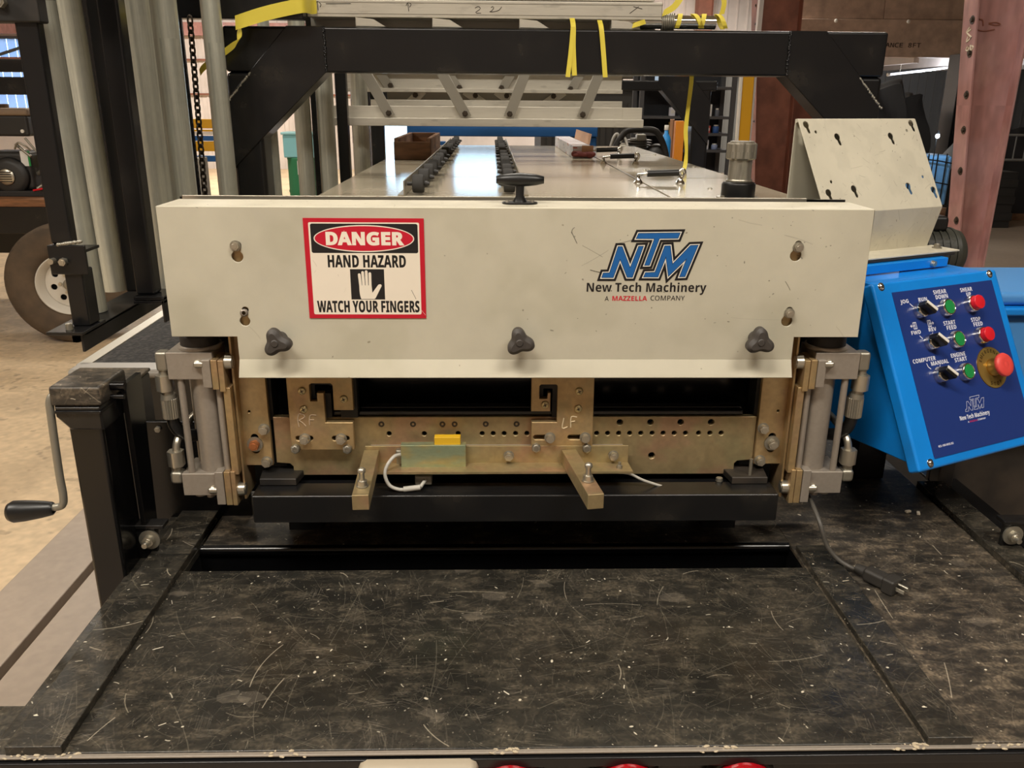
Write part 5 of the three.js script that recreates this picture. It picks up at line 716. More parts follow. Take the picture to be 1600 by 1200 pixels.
// ------------------------------------------------------------------ aluminium pieces carried on the gantry
{
  const t = thing('aluminum_beam', 'long scuffed aluminium beam lying on the gantry with penciled marks', 'beam', [-0.05, 1.795, -1.35]);
  part(t, 'box_section', [bb(-0.553, 0.443, 1.821, 1.868, -1.40, -1.32, 0.003)], M.alum); const rb = []; for (const y of [1.83, 1.859]) rb.push(bb(-0.553, 0.443, y, y + 0.0012, -1.32, -1.3192)); part(t, 'groove', rb, M.alumDark);
  for (const x of [-0.42, -0.205, 0.04, 0.30]) part(t, 'packing_block', [plate([[0, 0], [0.085, 0], [0.05, 0.02], [0, 0.024]], -1.40, -1.318, [], 0.002).translate(x, 1.797, 0)], M.alum);
  part(t, 'under_rail', [bb(-0.56, 0.44, 1.797, 1.826, -1.44, -1.402, 0.002)], M.alumDark); part(t, 'plate_above', [bb(-0.30, 0.42, 1.870, 1.880, -1.40, -1.325, 0.002)], M.alum);
  const mk = (p) => tube(p.map(([x, y]) => [x, y, -1.3197]), 0.0009, 12, 5); part(t, 'pencil_mark', [mk([[-0.53, 1.852], [-0.523, 1.861], [-0.514, 1.854], [-0.516, 1.846]]), mk([[-0.523, 1.861], [-0.522, 1.838]]), mk([[-0.5, 1.855], [-0.43, 1.856]]), mk([[-0.277, 1.852], [-0.272, 1.86], [-0.263, 1.856], [-0.268, 1.848]]), mk([[-0.272, 1.86], [-0.27, 1.838]]), mk([[-0.085, 1.848], [-0.075, 1.852], [-0.07, 1.846], [-0.084, 1.836], [-0.068, 1.835]]), mk([[-0.04, 1.85], [-0.032, 1.853], [-0.036, 1.843], [-0.044, 1.838], [-0.02, 1.842], [-0.01, 1.852]]), mk([[0.35, 1.838], [0.375, 1.856]]), mk([[0.36, 1.856], [0.385, 1.85]])], M.inkDark);
}
{
  const t = thing('expanding_shaft', 'polished steel shaft with a coil spring lying on the gantry', 'shaft', [0.52, 1.797, -1.33]);
  part(t, 'shaft', [cyl(0.0185, 0.0185, 0.27, 0.465, 1.8185, -1.345, 'x', 28), cyl(0.016, 0.0185, 0.004, 0.328, 1.8185, -1.345, 'x', 28)], M.chrome); const p = []; for (let i = 0; i <= 90; i++) { const a = i / 90 * Math.PI * 2 * 7; p.push([0.446 + i / 90 * 0.036, 1.8185 + 0.0215 * Math.cos(a), -1.345 + 0.0215 * Math.sin(a)]); } part(t, 'coil_spring', [tube(p, 0.0026, 300, 6)], M.zincDull);
}
{
  const t = thing('folded_stand', 'folded aluminium stand with flat cross arms hanging under the gantry', 'stand', [-0.05, 1.51, -2.0]);
  part(t, 'lower_rail', [bb(-0.617, 0.501, 1.541, 1.583, -1.915, -1.906, 0.0012), bb(-0.621, 0.503, 1.516, 1.543, -1.915, -1.872, 0.0015)], M.alum);
  part(t, 'end_clip', [bb(0.43, 0.501, 1.543, 1.583, -1.9055, -1.9035, 0.001)], M.alum); part(t, 'upper_rail', [bb(-0.60, 0.46, 1.645, 1.70, -2.16, -2.15, 0.0015), bb(-0.60, 0.46, 1.632, 1.646, -2.16, -2.12, 0.0015), bb(-0.58, 0.50, 1.70, 1.71, -2.2, -2.12, 0.001)], M.alum); part(t, 'middle_rail', [bb(-0.50, 0.465, 1.575, 1.605, -2.16, -2.15, 0.0015), bb(-0.50, 0.465, 1.57, 1.577, -2.16, -2.12, 0.001)], M.alum); part(t, 'rear_panel', [bb(-0.44, 0.36, 1.60, 1.645, -2.19, -2.18, 0.001)], M.alumDark);
  M.arm = std({ color: 0xa39e92, roughness: 0.38, metalness: 0.65 });  // darker copy of the aluminium, for shading on the arms
  for (const [xa, xb] of [[-0.525, -0.402], [-0.262, -0.132], [0.112, 0.026], [0.372, 0.286]]) { const a = part(t, 'cross_arm', [bar(V(xa, 1.78, -1.886), V(xb + (xb - xa) * 0.05, 1.545, -1.886), 0.036, 0.006, V(0, 0, 1), 0.001)], M.arm); part(a, 'arm_bolt', [hexHead(xb, 1.559, -1.883, 0.011, 0.009), cyl(0.006, 0.006, 0.006, xb, 1.559, -1.872, 'z', 12)], M.zincDark); }
  for (const [x, y, xt, yt] of [[-0.42, 1.655, -0.5, 1.76], [-0.16, 1.65, -0.24, 1.76], [0.0, 1.65, 0.07, 1.76], [0.262, 1.648, 0.33, 1.76]]) { const a = part(t, 'rear_arm', [bar(V(xt, yt, -2.135), V(x, y - 0.012, -2.135), 0.034, 0.006, V(0, 0, 1), 0.001)], M.arm); part(a, 'arm_bolt', [hexHead(x, y, -2.132, 0.011, 0.011)], M.zincDark); }
  for (const [x, xt] of [[-0.33, -0.30], [0.02, -0.02], [0.20, 0.24], [-0.10, -0.14]]) { const a = part(t, 'short_arm', [bar(V(xt, 1.64, -2.165), V(x + (x - xt), 1.585, -2.165), 0.034, 0.006, V(0, 0, 1), 0.001)], M.alum); part(a, 'arm_bolt', [hexHead(x, 1.622, -2.16, 0.011, 0.011)], M.zincDark); }
}
// ------------------------------------------------------------------ yellow straps
solo('yellow_strap', 'broad yellow strap stretched from the gantry corner to the left end of the beam', 'strap', [ribbon([[-0.732, 1.797, -1.238, 0.06, 1, 0.1], [-0.66, 1.818, -1.236, -0.1, 1, 0.02], [-0.60, 1.832, -1.236, -0.12, 1, 0.02], [-0.548, 1.842, -1.242, -0.05, 1, 0.02], [-0.535, 1.844, -1.30, 0, 1, 0], [-0.525, 1.847, -1.314, 0, 1, 0]], 0.036)], M.yellow);
solo('yellow_strap', 'twisted yellow strap tail hanging at the gantry corner behind the galvanized tube', 'strap', [ribbon([[-0.727, 1.80, -1.252, 0, 1, 0.2], [-0.727, 1.768, -1.25, 1, 0.3, 0.3], [-0.73, 1.755, -1.25, 0.7, 0.6, 0.3], [-0.755, 1.735, -1.25, -0.4, 1, 0.2], [-0.79, 1.712, -1.25, -0.5, 1, 0.1], [-0.835, 1.682, -1.25, -0.3, 1, 0.1], [-0.845, 1.67, -1.25, -0.1, 1, 0.1]], 0.016)], M.yellow);
solo('yellow_strap', 'forked yellow strap hanging over the gantry beam, left of the two on the beam', 'strap', [ribbon([[0.188, 1.824, -1.316, 1, 0, 0], [0.189, 1.812, -1.30, 1, 0, 0], [0.19, 1.797, -1.291, 1, 0, 0], [0.191, 1.75, -1.291, 1, 0.05, 0], [0.197, 1.672, -1.292, 1, 0.08, 0]], 0.014), ribbon([[0.189, 1.80, -1.2895, 1, 0, 0], [0.186, 1.75, -1.2895, 1, 0, 0], [0.178, 1.668, -1.2895, 1, -0.05, 0]], 0.013)], M.yellow);
solo('yellow_strap', 'single narrow yellow strap hanging over the gantry beam, right of the forked strap', 'strap', [ribbon([[0.265, 1.819, -1.312, 1, 0, 0], [0.268, 1.80, -1.293, 1, 0, 0], [0.275, 1.75, -1.291, 1, 0.06, 0], [0.285, 1.668, -1.292, 1, 0.05, 0]], 0.0135)], M.yellow);
solo('yellow_strap', 'yellow strap looped several times around the polished steel shaft', 'strap', [0, 1, 2, 3].flatMap((i) => { const x = 0.50 + i * 0.034, l = i % 2 ? 0.026 : -0.012; const p = []; for (let k = 0; k <= 12; k++) { const a = Math.PI * 1.25 - Math.PI * 1.5 * k / 12; p.push([x + l * Math.abs(k - 6) / 6, 1.8185 + 0.0225 * Math.sin(a), -1.345 - 0.0225 * Math.cos(a) * -1, 1, 0, 0]); } return [ribbon(p, 0.013)]; }).concat([ribbon([[0.615, 1.84, -1.335, 1, 0.1, 0], [0.618, 1.87, -1.33, 1, 0.2, 0], [0.606, 1.90, -1.33, 1, 0.3, 0], [0.60, 1.93, -1.33, 1, 0, 0]], 0.014), ribbon([[0.445, 1.84, -1.325, 0.3, 1, 0], [0.475, 1.857, -1.325, -0.4, 1, 0], [0.495, 1.885, -1.33, -1, 0.6, 0], [0.502, 1.92, -1.33, -1, 0.2, 0]], 0.018)]), M.yellow);
solo('yellow_strap', 'short yellow strap end sticking out under the aluminium beam beside the coil spring', 'strap', [ribbon([[0.36, 1.806, -1.318, 0.3, 1, 0], [0.375, 1.811, -1.31, -0.3, 1, 0], [0.395, 1.8175, -1.317, -0.4, 1, 0]], 0.013)], M.yellow);
solo('yellow_strap', 'long thin yellow strap dangling from the gantry down to the lid panels', 'strap', [ribbon([[0.558, 1.70, -1.41, 1, 0, 0.2], [0.559, 1.66, -1.41, 1, 0, 0.3], [0.555, 1.58, -1.412, 1, 0, 0.8], [0.553, 1.52, -1.412, 1, 0, 0.2], [0.559, 1.46, -1.41, 0.6, 0, 1], [0.558, 1.42, -1.408, 1, 0, 0.4], [0.552, 1.402, -1.40, 1, 0, 0.3]], 0.0125)], M.yellow);
// ------------------------------------------------------------------ boxes on the lids
{
  const t = thing('wooden_box', 'open brown wooden box on the left of the white lids', 'box', [-0.34, TY, -2.1], 0), y0 = TY, y1 = TY + 0.075;
  for (const [n, l] of [['board', [bb(-0.385, -0.255, y0, y1 - 0.012, -1.87, -1.855, 0.002)]], ['board', [bb(-0.27, -0.255, y0, y1, -2.45, -1.871, 0.002)]], ['board', [bb(-0.385, -0.37, y0, y1, -2.45, -1.871, 0.002)]], ['board', [bb(-0.369, -0.271, y0, y1, -2.45, -2.435, 0.002)]], ['base', [bb(-0.37, -0.27, y0, y0 + 0.01, -2.434, -1.872)]]]) part(t, n, l, M.wood);
}
{
  const c = canvas(512, 128), g = c.getContext('2d'); g.fillStyle = '#d9d8dc'; g.fillRect(0, 0, 512, 128); seed(6); for (let i = 0; i < 60; i++) { g.fillStyle = ['#b85a48', '#8fa4c0', '#c2c0c4', '#a9b3c2', '#c98a70'][i % 5]; g.fillRect(rr(0, 500), rr(0, 120), rr(6, 40), rr(3, 10)); }
  const t = thing('printed_carton', 'long white printed cardboard carton with a red cloth at its end on the lids', 'carton', [0.305, TY, -2.4]);
  part(t, 'carton_body', [bb(0.268, 0.338, TY, TY + 0.045, -2.95, -2.03, 0.002)], std({ map: canvasTex(c, 0.5, 0.12), roughness: 0.6 })); part(t, 'open_flap', [bb(0.302, 0.345, TY + 0.012, TY + 0.046, -2.029, -2.026), bar(V(0.338, TY + 0.045, -2.4), V(0.345, TY + 0.085, -2.4), 0.6, 0.0016, V(1, 0, 0), 0)], std({ color: 0xc49a78, roughness: 0.7 }), 'tan cardboard flap');
  seed(9); const gl = []; for (let i = 0; i < 10; i++) gl.push(new THREE.IcosahedronGeometry(0.012, 2).scale(rr(0.8, 1.8), rr(0.6, 1), rr(0.7, 1.4)).translate(0.272 + i * 0.0075, TY + 0.012 + rr(0, 0.006), -2.012 + rr(-0.006, 0.012))); part(t, 'red_cloth', gl, std({ color: 0x5e2620, roughness: 0.85 }), 'crumpled dark red cloth');
}
// ================================================================== THINGS BEHIND THE MACHINE
{
  const t = thing('steel_stand', 'dark blue steel stand standing across the far end of the lids', 'stand', [0.02, 0, -3.5]);
  part(t, 'cross_beam', [bb(-0.485, 0.528, 1.424, 1.50, -3.5, -3.4, 0.006)], M.blueDark); part(t, 'leg', [bb(-0.47, -0.395, 0.02, 1.424, -3.49, -3.41, 0.006)], M.blueDark); part(t, 'leg', [bb(0.435, 0.525, 0.02, 1.424, -3.49, -3.41, 0.006)], M.blueDark); part(t, 'foot', [bb(-0.55, -0.32, 0, 0.02, -3.7, -3.2, 0.004)], M.blueDark); part(t, 'foot', [bb(0.36, 0.60, 0, 0.02, -3.7, -3.2, 0.004)], M.blueDark); part(t, 'pad', [bb(-0.42, -0.28, 1.33, 1.40, -3.4, -3.36, 0.004)], M.blueDark);
}
{ // engine with a tube guard at the far right end
  const z = -3.35, t = thing('petrol_engine', 'grey petrol engine under a thick black hoop guard beyond the lids', 'engine', [0.75, 0.9, z]);
  part(t, 'hoop_guard', [tube([[0.585, 1.28, z], [0.615, 1.37, z], [0.655, 1.44, z], [0.685, 1.462, z], [0.75, 1.467, z], [0.815, 1.463, z], [0.845, 1.44, z], [0.88, 1.37, z], [0.90, 1.28, z]], 0.0165, 60, 12)], M.blackPlastic, 'black tube hoop');
  part(t, 'crankcase', [box(0.2, 0.14, 0.16, 0.76, 1.29, z - 0.12, 0.02)], M.engineGrey); part(t, 'cylinder_head', [cyl(0.05, 0.045, 0.09, 0.755, 1.375, z - 0.1, 'y', 20)], M.engineGrey); const f = []; for (let i = 0; i < 6; i++) f.push(box(0.13, 0.004, 0.11, 0.755, 1.345 + i * 0.013, z - 0.1, 0.001)); part(t, 'cooling_fins', f, M.engineGrey);
  part(t, 'flywheel_cover', [lathe([[0.0002, 0.05], [0.03, 0.05], [0.06, 0.03], [0.07, 0], [0.0002, 0]], 0.845, 1.325, z - 0.04, 'z', 24)], M.blackPlastic); part(t, 'muffler', [cyl(0.035, 0.035, 0.12, 0.69, 1.36, z - 0.08, 'x', 20)], M.zincDull); part(t, 'air_cleaner', [cyl(0.045, 0.045, 0.06, 0.655, 1.32, z - 0.02, 'z', 20)], M.blackPlastic); part(t, 'carburettor', [box(0.05, 0.035, 0.06, 0.76, 1.425, z - 0.06, 0.008)], M.zincDull);
  part(t, 'fuel_hose', [tube([[0.64, 1.40, z + 0.01], [0.66, 1.43, z], [0.675, 1.39, z + 0.03], [0.68, 1.33, z + 0.04]], 0.007, 30, 8)], M.wire); part(t, 'fuel_hose', [tube([[0.70, 1.345, z + 0.04], [0.73, 1.335, z + 0.06], [0.76, 1.315, z + 0.05], [0.80, 1.32, z + 0.03]], 0.006, 30, 8)], M.wire); part(t, 'fuel_hose', [tube([[0.60, 1.35, z - 0.1], [0.62, 1.42, z - 0.1], [0.64, 1.44, z - 0.1], [0.655, 1.40, z - 0.1]], 0.008, 30, 8)], M.wire);
  part(t, 'engine_mount', [bb(0.62, 0.90, 0.9, 1.22, z - 0.22, z - 0.02, 0.006)], M.black);
}
{ // aluminium trim strip, blue can and posts right of the engine
  const t = thing('spray_bottle', 'bright blue plastic bottle standing right of the engine', 'bottle', [1.06, 1.16, -4.2]); part(t, 'bottle_body', [lathe([[0.0002, 0], [0.03, 0], [0.033, 0.01], [0.033, 0.14], [0.026, 0.165], [0.012, 0.185], [0.012, 0.205], [0.0002, 0.205]], 1.055, 1.235, -4.2)], std({ color: 0x2f8fd8, roughness: 0.35 })); part(t, 'bottle_cap', [lathe([[0.0002, 0.03], [0.013, 0.03], [0.0145, 0], [0.0002, 0]], 1.055, 1.44, -4.2)], M.white);
  solo('workbench', 'small dark workbench holding the blue bottle behind the engine', 'bench', [bb(0.95, 1.16, 1.20, 1.235, -4.4, -4.1, 0.004), bb(0.96, 0.99, 0, 1.2, -4.38, -4.35), bb(1.12, 1.15, 0, 1.2, -4.38, -4.35), bb(0.96, 0.99, 0, 1.2, -4.15, -4.12), bb(1.12, 1.15, 0, 1.2, -4.15, -4.12)], M.black);
  solo('yellow_guard_post', 'slim orange yellow post standing close behind the blue bottle', 'post', [bb(1.175, 1.235, 0.02, 1.49, -4.56, -4.5, 0.006), bb(1.172, 1.26, 0, 0.02, -4.6, -4.46, 0.003)], M.orangePaint); solo('copper_pipe', 'thin pale copper pipe standing left of the slim orange post', 'pipe', [cyl(0.014, 0.014, 1.5, 1.15, 0.75, -4.5, 'y', 16), cyl(0.018, 0.018, 0.006, 1.15, 0.003, -4.5, 'y', 16)], std({ color: 0xb98a68, roughness: 0.4, metalness: 0.6 }));
  const y = thing('yellow_guard_post', 'tall yellow post with a white edge beside the brown steel column', 'post', [2.06, 0, -6]); part(y, 'post_tube', [bar(V(2.08, 0.02, -6), V(2.05, 2.0, -6), 0.1, 0.08, V(0, 0, 1), 0.01)], M.yellowPaint); part(y, 'white_edge', [bar(V(2.025, 0.02, -5.97), V(1.99, 2.0, -5.97), 0.02, 0.05, V(0, 0, 1), 0.004)], M.white); part(y, 'floor_plate', [bb(1.95, 2.2, 0, 0.02, -6.1, -5.9, 0.003)], M.yellowPaint);
}
{ // dark shelving with small goods
  const z0 = -6.9, t = thing('steel_shelving', 'dark steel shelving stocked with small goods beyond the end gantry', 'shelving', [1.75, 0, z0]);
  for (const x of [1.35, 2.2]) for (const z of [z0, z0 - 0.4]) part(t, 'upright', [bb(x - 0.02, x + 0.02, 0, 2.1, z - 0.02, z + 0.02)], M.panelDark); part(t, 'back_sheet', [bb(1.33, 2.22, 0.05, 2.1, z0 - 0.425, z0 - 0.42)], std({ color: 0x2a2d33, roughness: 0.7 })); for (const y of [0.4, 0.8, 1.16, 1.31, 1.46, 1.72]) part(t, 'shelf', [bb(1.35, 2.2, y, y + 0.025, z0 - 0.41, z0 + 0.01, 0.003)], M.panelDark);
  const cols = [0xd8d8e2, 0x9fb0d8, 0xb8463c, 0x3f66a8, 0xe0e0e0, 0x777d88, 0xd0b050, 0x5a4a40]; seed(14);
  const nm = ['white', 'pale blue', 'rust red', 'blue', 'bright white', 'grey', 'straw yellow', 'brown'], rows = [[1.485, 'upper'], [1.335, 'middle'], [1.185, 'lower']];
  let ci = 0; for (const [y, rn] of rows) for (let i = 0; i < 6; i++) { const x = 1.66 + i * 0.085, h = rr(0.05, 0.11), r = rr(0.018, 0.03), tall = i % 2; const l = `${nm[ci % 8]} ${tall ? 'jar' : 'carton'}, ${['first', 'second', 'third', 'fourth', 'fifth', 'sixth'][i]} along the ${rn} shelf of the dark shelving`; const o = thing(tall ? 'storage_jar' : 'small_carton', l, tall ? 'jar' : 'carton', [x, y, z0 - 0.1], 0, 'small goods on the dark shelving'); const m = std({ color: cols[ci % 8], roughness: 0.5 }); if (tall) { part(o, 'jar_body', [lathe([[0.0002, 0], [r, 0], [r, h * 0.75], [r * 0.7, h * 0.85], [0.0002, h * 0.85]], x, y, z0 - 0.1)], m); part(o, 'jar_lid', [cyl(r * 0.75, r * 0.75, h * 0.16, x, y + h * 0.92, z0 - 0.1, 'y', 16)], M.white); } else { part(o, 'carton_body', [bb(x - r, x + r, y, y + h, z0 - 0.14, z0 - 0.07, 0.002)], m); part(o, 'carton_label', [bb(x - r * 0.7, x + r * 0.7, y + h * 0.3, y + h * 0.7, z0 - 0.07, z0 - 0.0692)], M.paper); } ci++; }
  const e = thing('fire_extinguisher', 'red fire extinguisher in front of the dark shelving', 'extinguisher', [1.80, 0.825, z0 + 0.2]); part(e, 'bottle', [lathe([[0.0002, 0], [0.055, 0], [0.06, 0.02], [0.06, 0.30], [0.045, 0.34], [0.02, 0.36], [0.02, 0.39], [0.0002, 0.39]], 1.80, 0.825, z0 + 0.2)], M.red); part(e, 'valve', [bb(1.785, 1.86, 1.21, 1.235, z0 + 0.19, z0 + 0.21, 0.004), cyl(0.012, 0.012, 0.03, 1.80, 1.225, z0 + 0.2)], M.blackGrip); part(e, 'hose', [tube([[1.82, 1.215, z0 + 0.2], [1.87, 1.18, z0 + 0.2], [1.875, 1.05, z0 + 0.2], [1.865, 0.95, z0 + 0.2]], 0.01, 24, 8)], M.blackGrip);
  const st = thing('tool_crate', 'dark wooden crate with the red extinguisher on it', 'crate', [1.75, 0, z0 + 0.22]); part(st, 'crate_side', [bb(1.5, 2.0, 0.02, 0.825, z0 + 0.05, z0 + 0.35, 0.006)], M.wood); for (const y of [0.2, 0.45, 0.7]) part(st, 'slat', [bb(1.495, 2.005, y, y + 0.09, z0 + 0.35, z0 + 0.362, 0.002)], M.wood); part(st, 'crate_base', [bb(1.5, 2.0, 0, 0.02, z0 + 0.05, z0 + 0.35)], M.wood);
}
// ------------------------------------------------------------------ far left: trailer, wheel, engine
{
  const t = thing('utility_trailer', 'parked trailer with a tan deck edge and black frame behind the tube rack', 'trailer', [-4.2, 0, -5.3]);
  part(t, 'deck', [bb(-6.5, -2.62, 0.90, 0.952, -5.9, -4.6, 0.006)], std({ map: M.wood.map, color: 0xffe9cc, roughness: 0.7 }), 'tan deck'); part(t, 'side_rail', [bb(-6.5, -2.62, 0.72, 0.90, -4.68, -4.6, 0.006)], M.black); part(t, 'frame_skirt', [bb(-6.5, -2.62, 0.5, 0.9, -5.85, -5.1, 0.01)], M.black);
  for (const z of [-4.52]) { const ax = 0.16, k = 1.12, kr = 0.97, cx = -2.91, cy = 0.405; const w = part(t, 'wheel', [lathe([[0.175, -0.105], [0.30, -0.112], [0.345, -0.10], [0.365, -0.07], [0.368, 0], [0.365, 0.07], [0.345, 0.10], [0.30, 0.112], [0.23, 0.108], [0.19, 0.097], [0.178, 0.06]], 0, 0, 0, 'z', 56).rotateY(ax).scale(k, k, k).translate(cx, cy, z)], M.tyre, 'dusty brown tyre');
    const ho = []; for (let i = 0; i < 8; i++) { const a = i / 8 * 6.283 + 0.2; ho.push({ x: 0.118 * Math.cos(a), y: 0.118 * Math.sin(a), r: 0.021 }); } const c = []; for (let i = 0; i < 48; i++) { const a = i / 48 * 6.283; c.push([0.168 * Math.cos(a), 0.168 * Math.sin(a)]); }
    const r = part(w, 'wheel_rim', [plate(c, 0.035, 0.045, ho, 0.001).rotateY(ax).scale(kr, kr, k).translate(cx, cy, z), lathe([[0.165, 0.035], [0.175, 0.045], [0.19, 0.08], [0.205, 0.098], [0.214, 0.100], [0.208, 0.092], [0.19, 0.05], [0.17, 0.03]], 0, 0, 0, 'z', 48).rotateY(ax).scale(kr, kr, k).translate(cx, cy, z)], std({ color: 0xcfc8bb, roughness: 0.45 }), 'pale steel rim with round holes');
    part(w, 'added_dark_disc', [cyl(0.165, 0.165, 0.03, 0, 0, 0, 'z', 32).rotateY(ax).scale(kr, kr, k).translate(cx, cy, z)], M.void); part(w, 'hub', [lathe([[0.0002, 0.10], [0.03, 0.10], [0.04, 0.09], [0.042, 0.045]], 0, 0, 0, 'z', 24).rotateY(ax).scale(kr, kr, k).translate(cx, cy, z)], M.zincDull); const nu = []; for (let i = 0; i < 6; i++) { const a = i / 6 * 6.283; nu.push(hexHead(0.07 * Math.cos(a), 0.07 * Math.sin(a), 0.045, 0.012, 0.018)); } part(w, 'lug_nuts', nu.flat().map((g) => g.rotateY(ax).scale(kr, kr, k).translate(cx, cy, z)), M.zinc); }  // black disc added behind the rim to darken its holes
  part(t, 'guard_frame', [bb(-6.3, -3.0, 1.76, 1.84, -4.72, -4.66, 0.008), bb(-6.3, -3.0, 1.62, 1.73, -4.72, -4.64, 0.008), bb(-3.08, -3.0, 0.95, 1.9, -4.76, -4.7, 0.006), bb(-6.3, -6.2, 0.95, 1.9, -4.76, -4.7, 0.006)], M.black);
}
{
  const z = -4.95, t = thing('portable_engine', 'black and tan engine with a round pull starter on the trailer deck', 'engine', [-3.35, 0.952, z]);
  part(t, 'engine_block', [box(0.34, 0.26, 0.3, -3.38, 1.12, z, 0.03)], M.blackPlastic); part(t, 'starter_housing', [lathe([[0.0002, 0.05], [0.09, 0.048], [0.12, 0.03], [0.13, 0], [0.0002, 0]], -3.36, 1.085, z + 0.15, 'z', 32)], M.blackPlastic); part(t, 'pull_starter', [lathe([[0.0002, 0.016], [0.03, 0.016], [0.052, 0.010], [0.058, 0], [0.0002, 0]], -3.365, 1.085, z + 0.2, 'z', 24)], M.zinc, 'pale round starter cover'); const s = []; for (let i = 0; i < 5; i++) s.push(bb(-3.405, -3.325, 1.052 + i * 0.016, 1.058 + i * 0.016, z + 0.215, z + 0.218)); part(t, 'starter_slots', s, M.blackGrip);
  part(t, 'air_cleaner', [box(0.32, 0.14, 0.22, -3.36, 1.42, z + 0.02, 0.02)], M.blackPlastic); part(t, 'tank_lid', [box(0.34, 0.05, 0.24, -3.355, 1.51, z + 0.02, 0.018), cyl(0.05, 0.05, 0.03, -3.42, 1.545, z + 0.02)], std({ color: 0x8a7560, roughness: 0.5 }), 'tan lid'); part(t, 'knob', [cyl(0.012, 0.012, 0.02, -3.24, 1.385, z + 0.13, 'z', 14)], M.white);
  part(t, 'rating_label', [bb(-3.275, -3.225, 1.155, 1.255, z + 0.15, z + 0.153)], M.paper, 'white label with a green edge'); part(t, 'label_edge', [bb(-3.225, -3.212, 1.155, 1.255, z + 0.15, z + 0.1532)], M.green);
  part(t, 'linkage', [rod(V(-3.30, 1.30, z + 0.14), V(-3.2, 1.22, z + 0.16), 0.01, 8), rod(V(-3.24, 1.34, z + 0.12), V(-3.14, 1.20, z + 0.12), 0.008, 8), tube([[-3.3, 1.27, z + 0.16], [-3.26, 1.31, z + 0.18], [-3.22, 1.29, z + 0.17], [-3.2, 1.26, z + 0.15]], 0.007, 20, 8)], M.zincDull); part(t, 'muffler', [box(0.2, 0.1, 0.14, -3.12, 1.19, z - 0.05, 0.02)], std({ color: 0xc2b98e, roughness: 0.5 })); part(t, 'exhaust_pipe', [tube([[-3.2, 1.1, z + 0.1], [-3.14, 1.12, z + 0.12], [-3.12, 1.06, z + 0.12], [-3.2, 1.0, z + 0.14]], 0.016, 30, 10)], M.zincDull); part(t, 'base_frame', [bb(-3.56, -3.06, 0.952, 0.99, z - 0.15, z + 0.2, 0.006)], M.blackPlastic); part(t, 'red_lead', [tube([[-3.2, 0.995, z + 0.2], [-3.12, 1.01, z + 0.22], [-3.04, 1.03, z + 0.2]], 0.007, 16, 8)], M.red, 'red lead');
}
{
  const z = -6.2, t = thing('storage_rack', 'storage rack with yellow and blue cross beams seen between the galvanized tubes', 'rack', [-2.45, 0, z]);
  for (const x of [-3.1, -2.2]) part(t, 'upright', [bb(x - 0.03, x + 0.03, 0, 1.5, z - 0.05, z + 0.01, 0.004)], M.blueDark); part(t, 'yellow_beam', [bb(-3.1, -2.2, 1.37, 1.445, z, z + 0.05, 0.004), bb(-3.1, -2.2, 1.345, 1.36, z, z + 0.06, 0.002)], M.yellowPaint); part(t, 'blue_beam', [bb(-3.1, -2.2, 1.27, 1.31, z, z + 0.05, 0.004)], M.blueDark); part(t, 'yellow_beam', [bb(-3.1, -2.2, 1.185, 1.265, z, z + 0.05, 0.004)], M.yellowPaint); part(t, 'white_beam', [bb(-3.1, -2.2, 1.318, 1.34, z, z + 0.05, 0.003)], M.white); part(t, 'blue_beam', [bb(-3.1, -2.2, 1.10, 1.15, z, z + 0.05, 0.004)], M.blueDark);
  const c = thing('grey_cabinet', 'pale grey cabinet post in front of the yellow and blue rack beams', 'cabinet', [-2.43, 0, z + 0.3]); part(c, 'cabinet_body', [bb(-2.48, -2.39, 0, 1.15, z + 0.2, z + 0.4, 0.006)], std({ color: 0x9d978c, roughness: 0.6 })); part(c, 'cabinet_door', [bb(-2.475, -2.395, 0.1, 1.13, z + 0.4, z + 0.41, 0.003)], std({ color: 0xa7a196, roughness: 0.6 }));
  const b = thing('green_drum', 'green metal drum on the floor seen through the tubes past the gantry post', 'drum', [-2.05, 0, -8]); part(b, 'drum_body', [lathe([[0.0002, 0], [0.17, 0], [0.18, 0.02], [0.175, 0.3], [0.182, 0.32], [0.175, 0.34], [0.175, 0.66], [0.182, 0.68], [0.175, 0.7], [0.175, 1.0], [0.18, 1.02], [0.17, 1.03], [0.0002, 1.03]], -2.02, 0.0, -8, 'y', 32)], M.greenBin); part(b, 'drum_label', [bb(-2.06, -1.99, 0.86, 1.0, -7.824, -7.82)], M.paper);
  const p = thing('plastic_tote', 'pale turquoise plastic tote on the green drum', 'tote', [-2.05, 1.03, -8]); part(p, 'tote_body', [bb(-2.2, -1.86, 1.03, 1.26, -8.15, -7.85, 0.012)], std({ color: 0x8fd0d8, roughness: 0.4 })); part(p, 'tote_rim', [bb(-2.215, -1.845, 1.26, 1.285, -8.165, -7.835, 0.006)], std({ color: 0xa5dde2, roughness: 0.4 }));
}
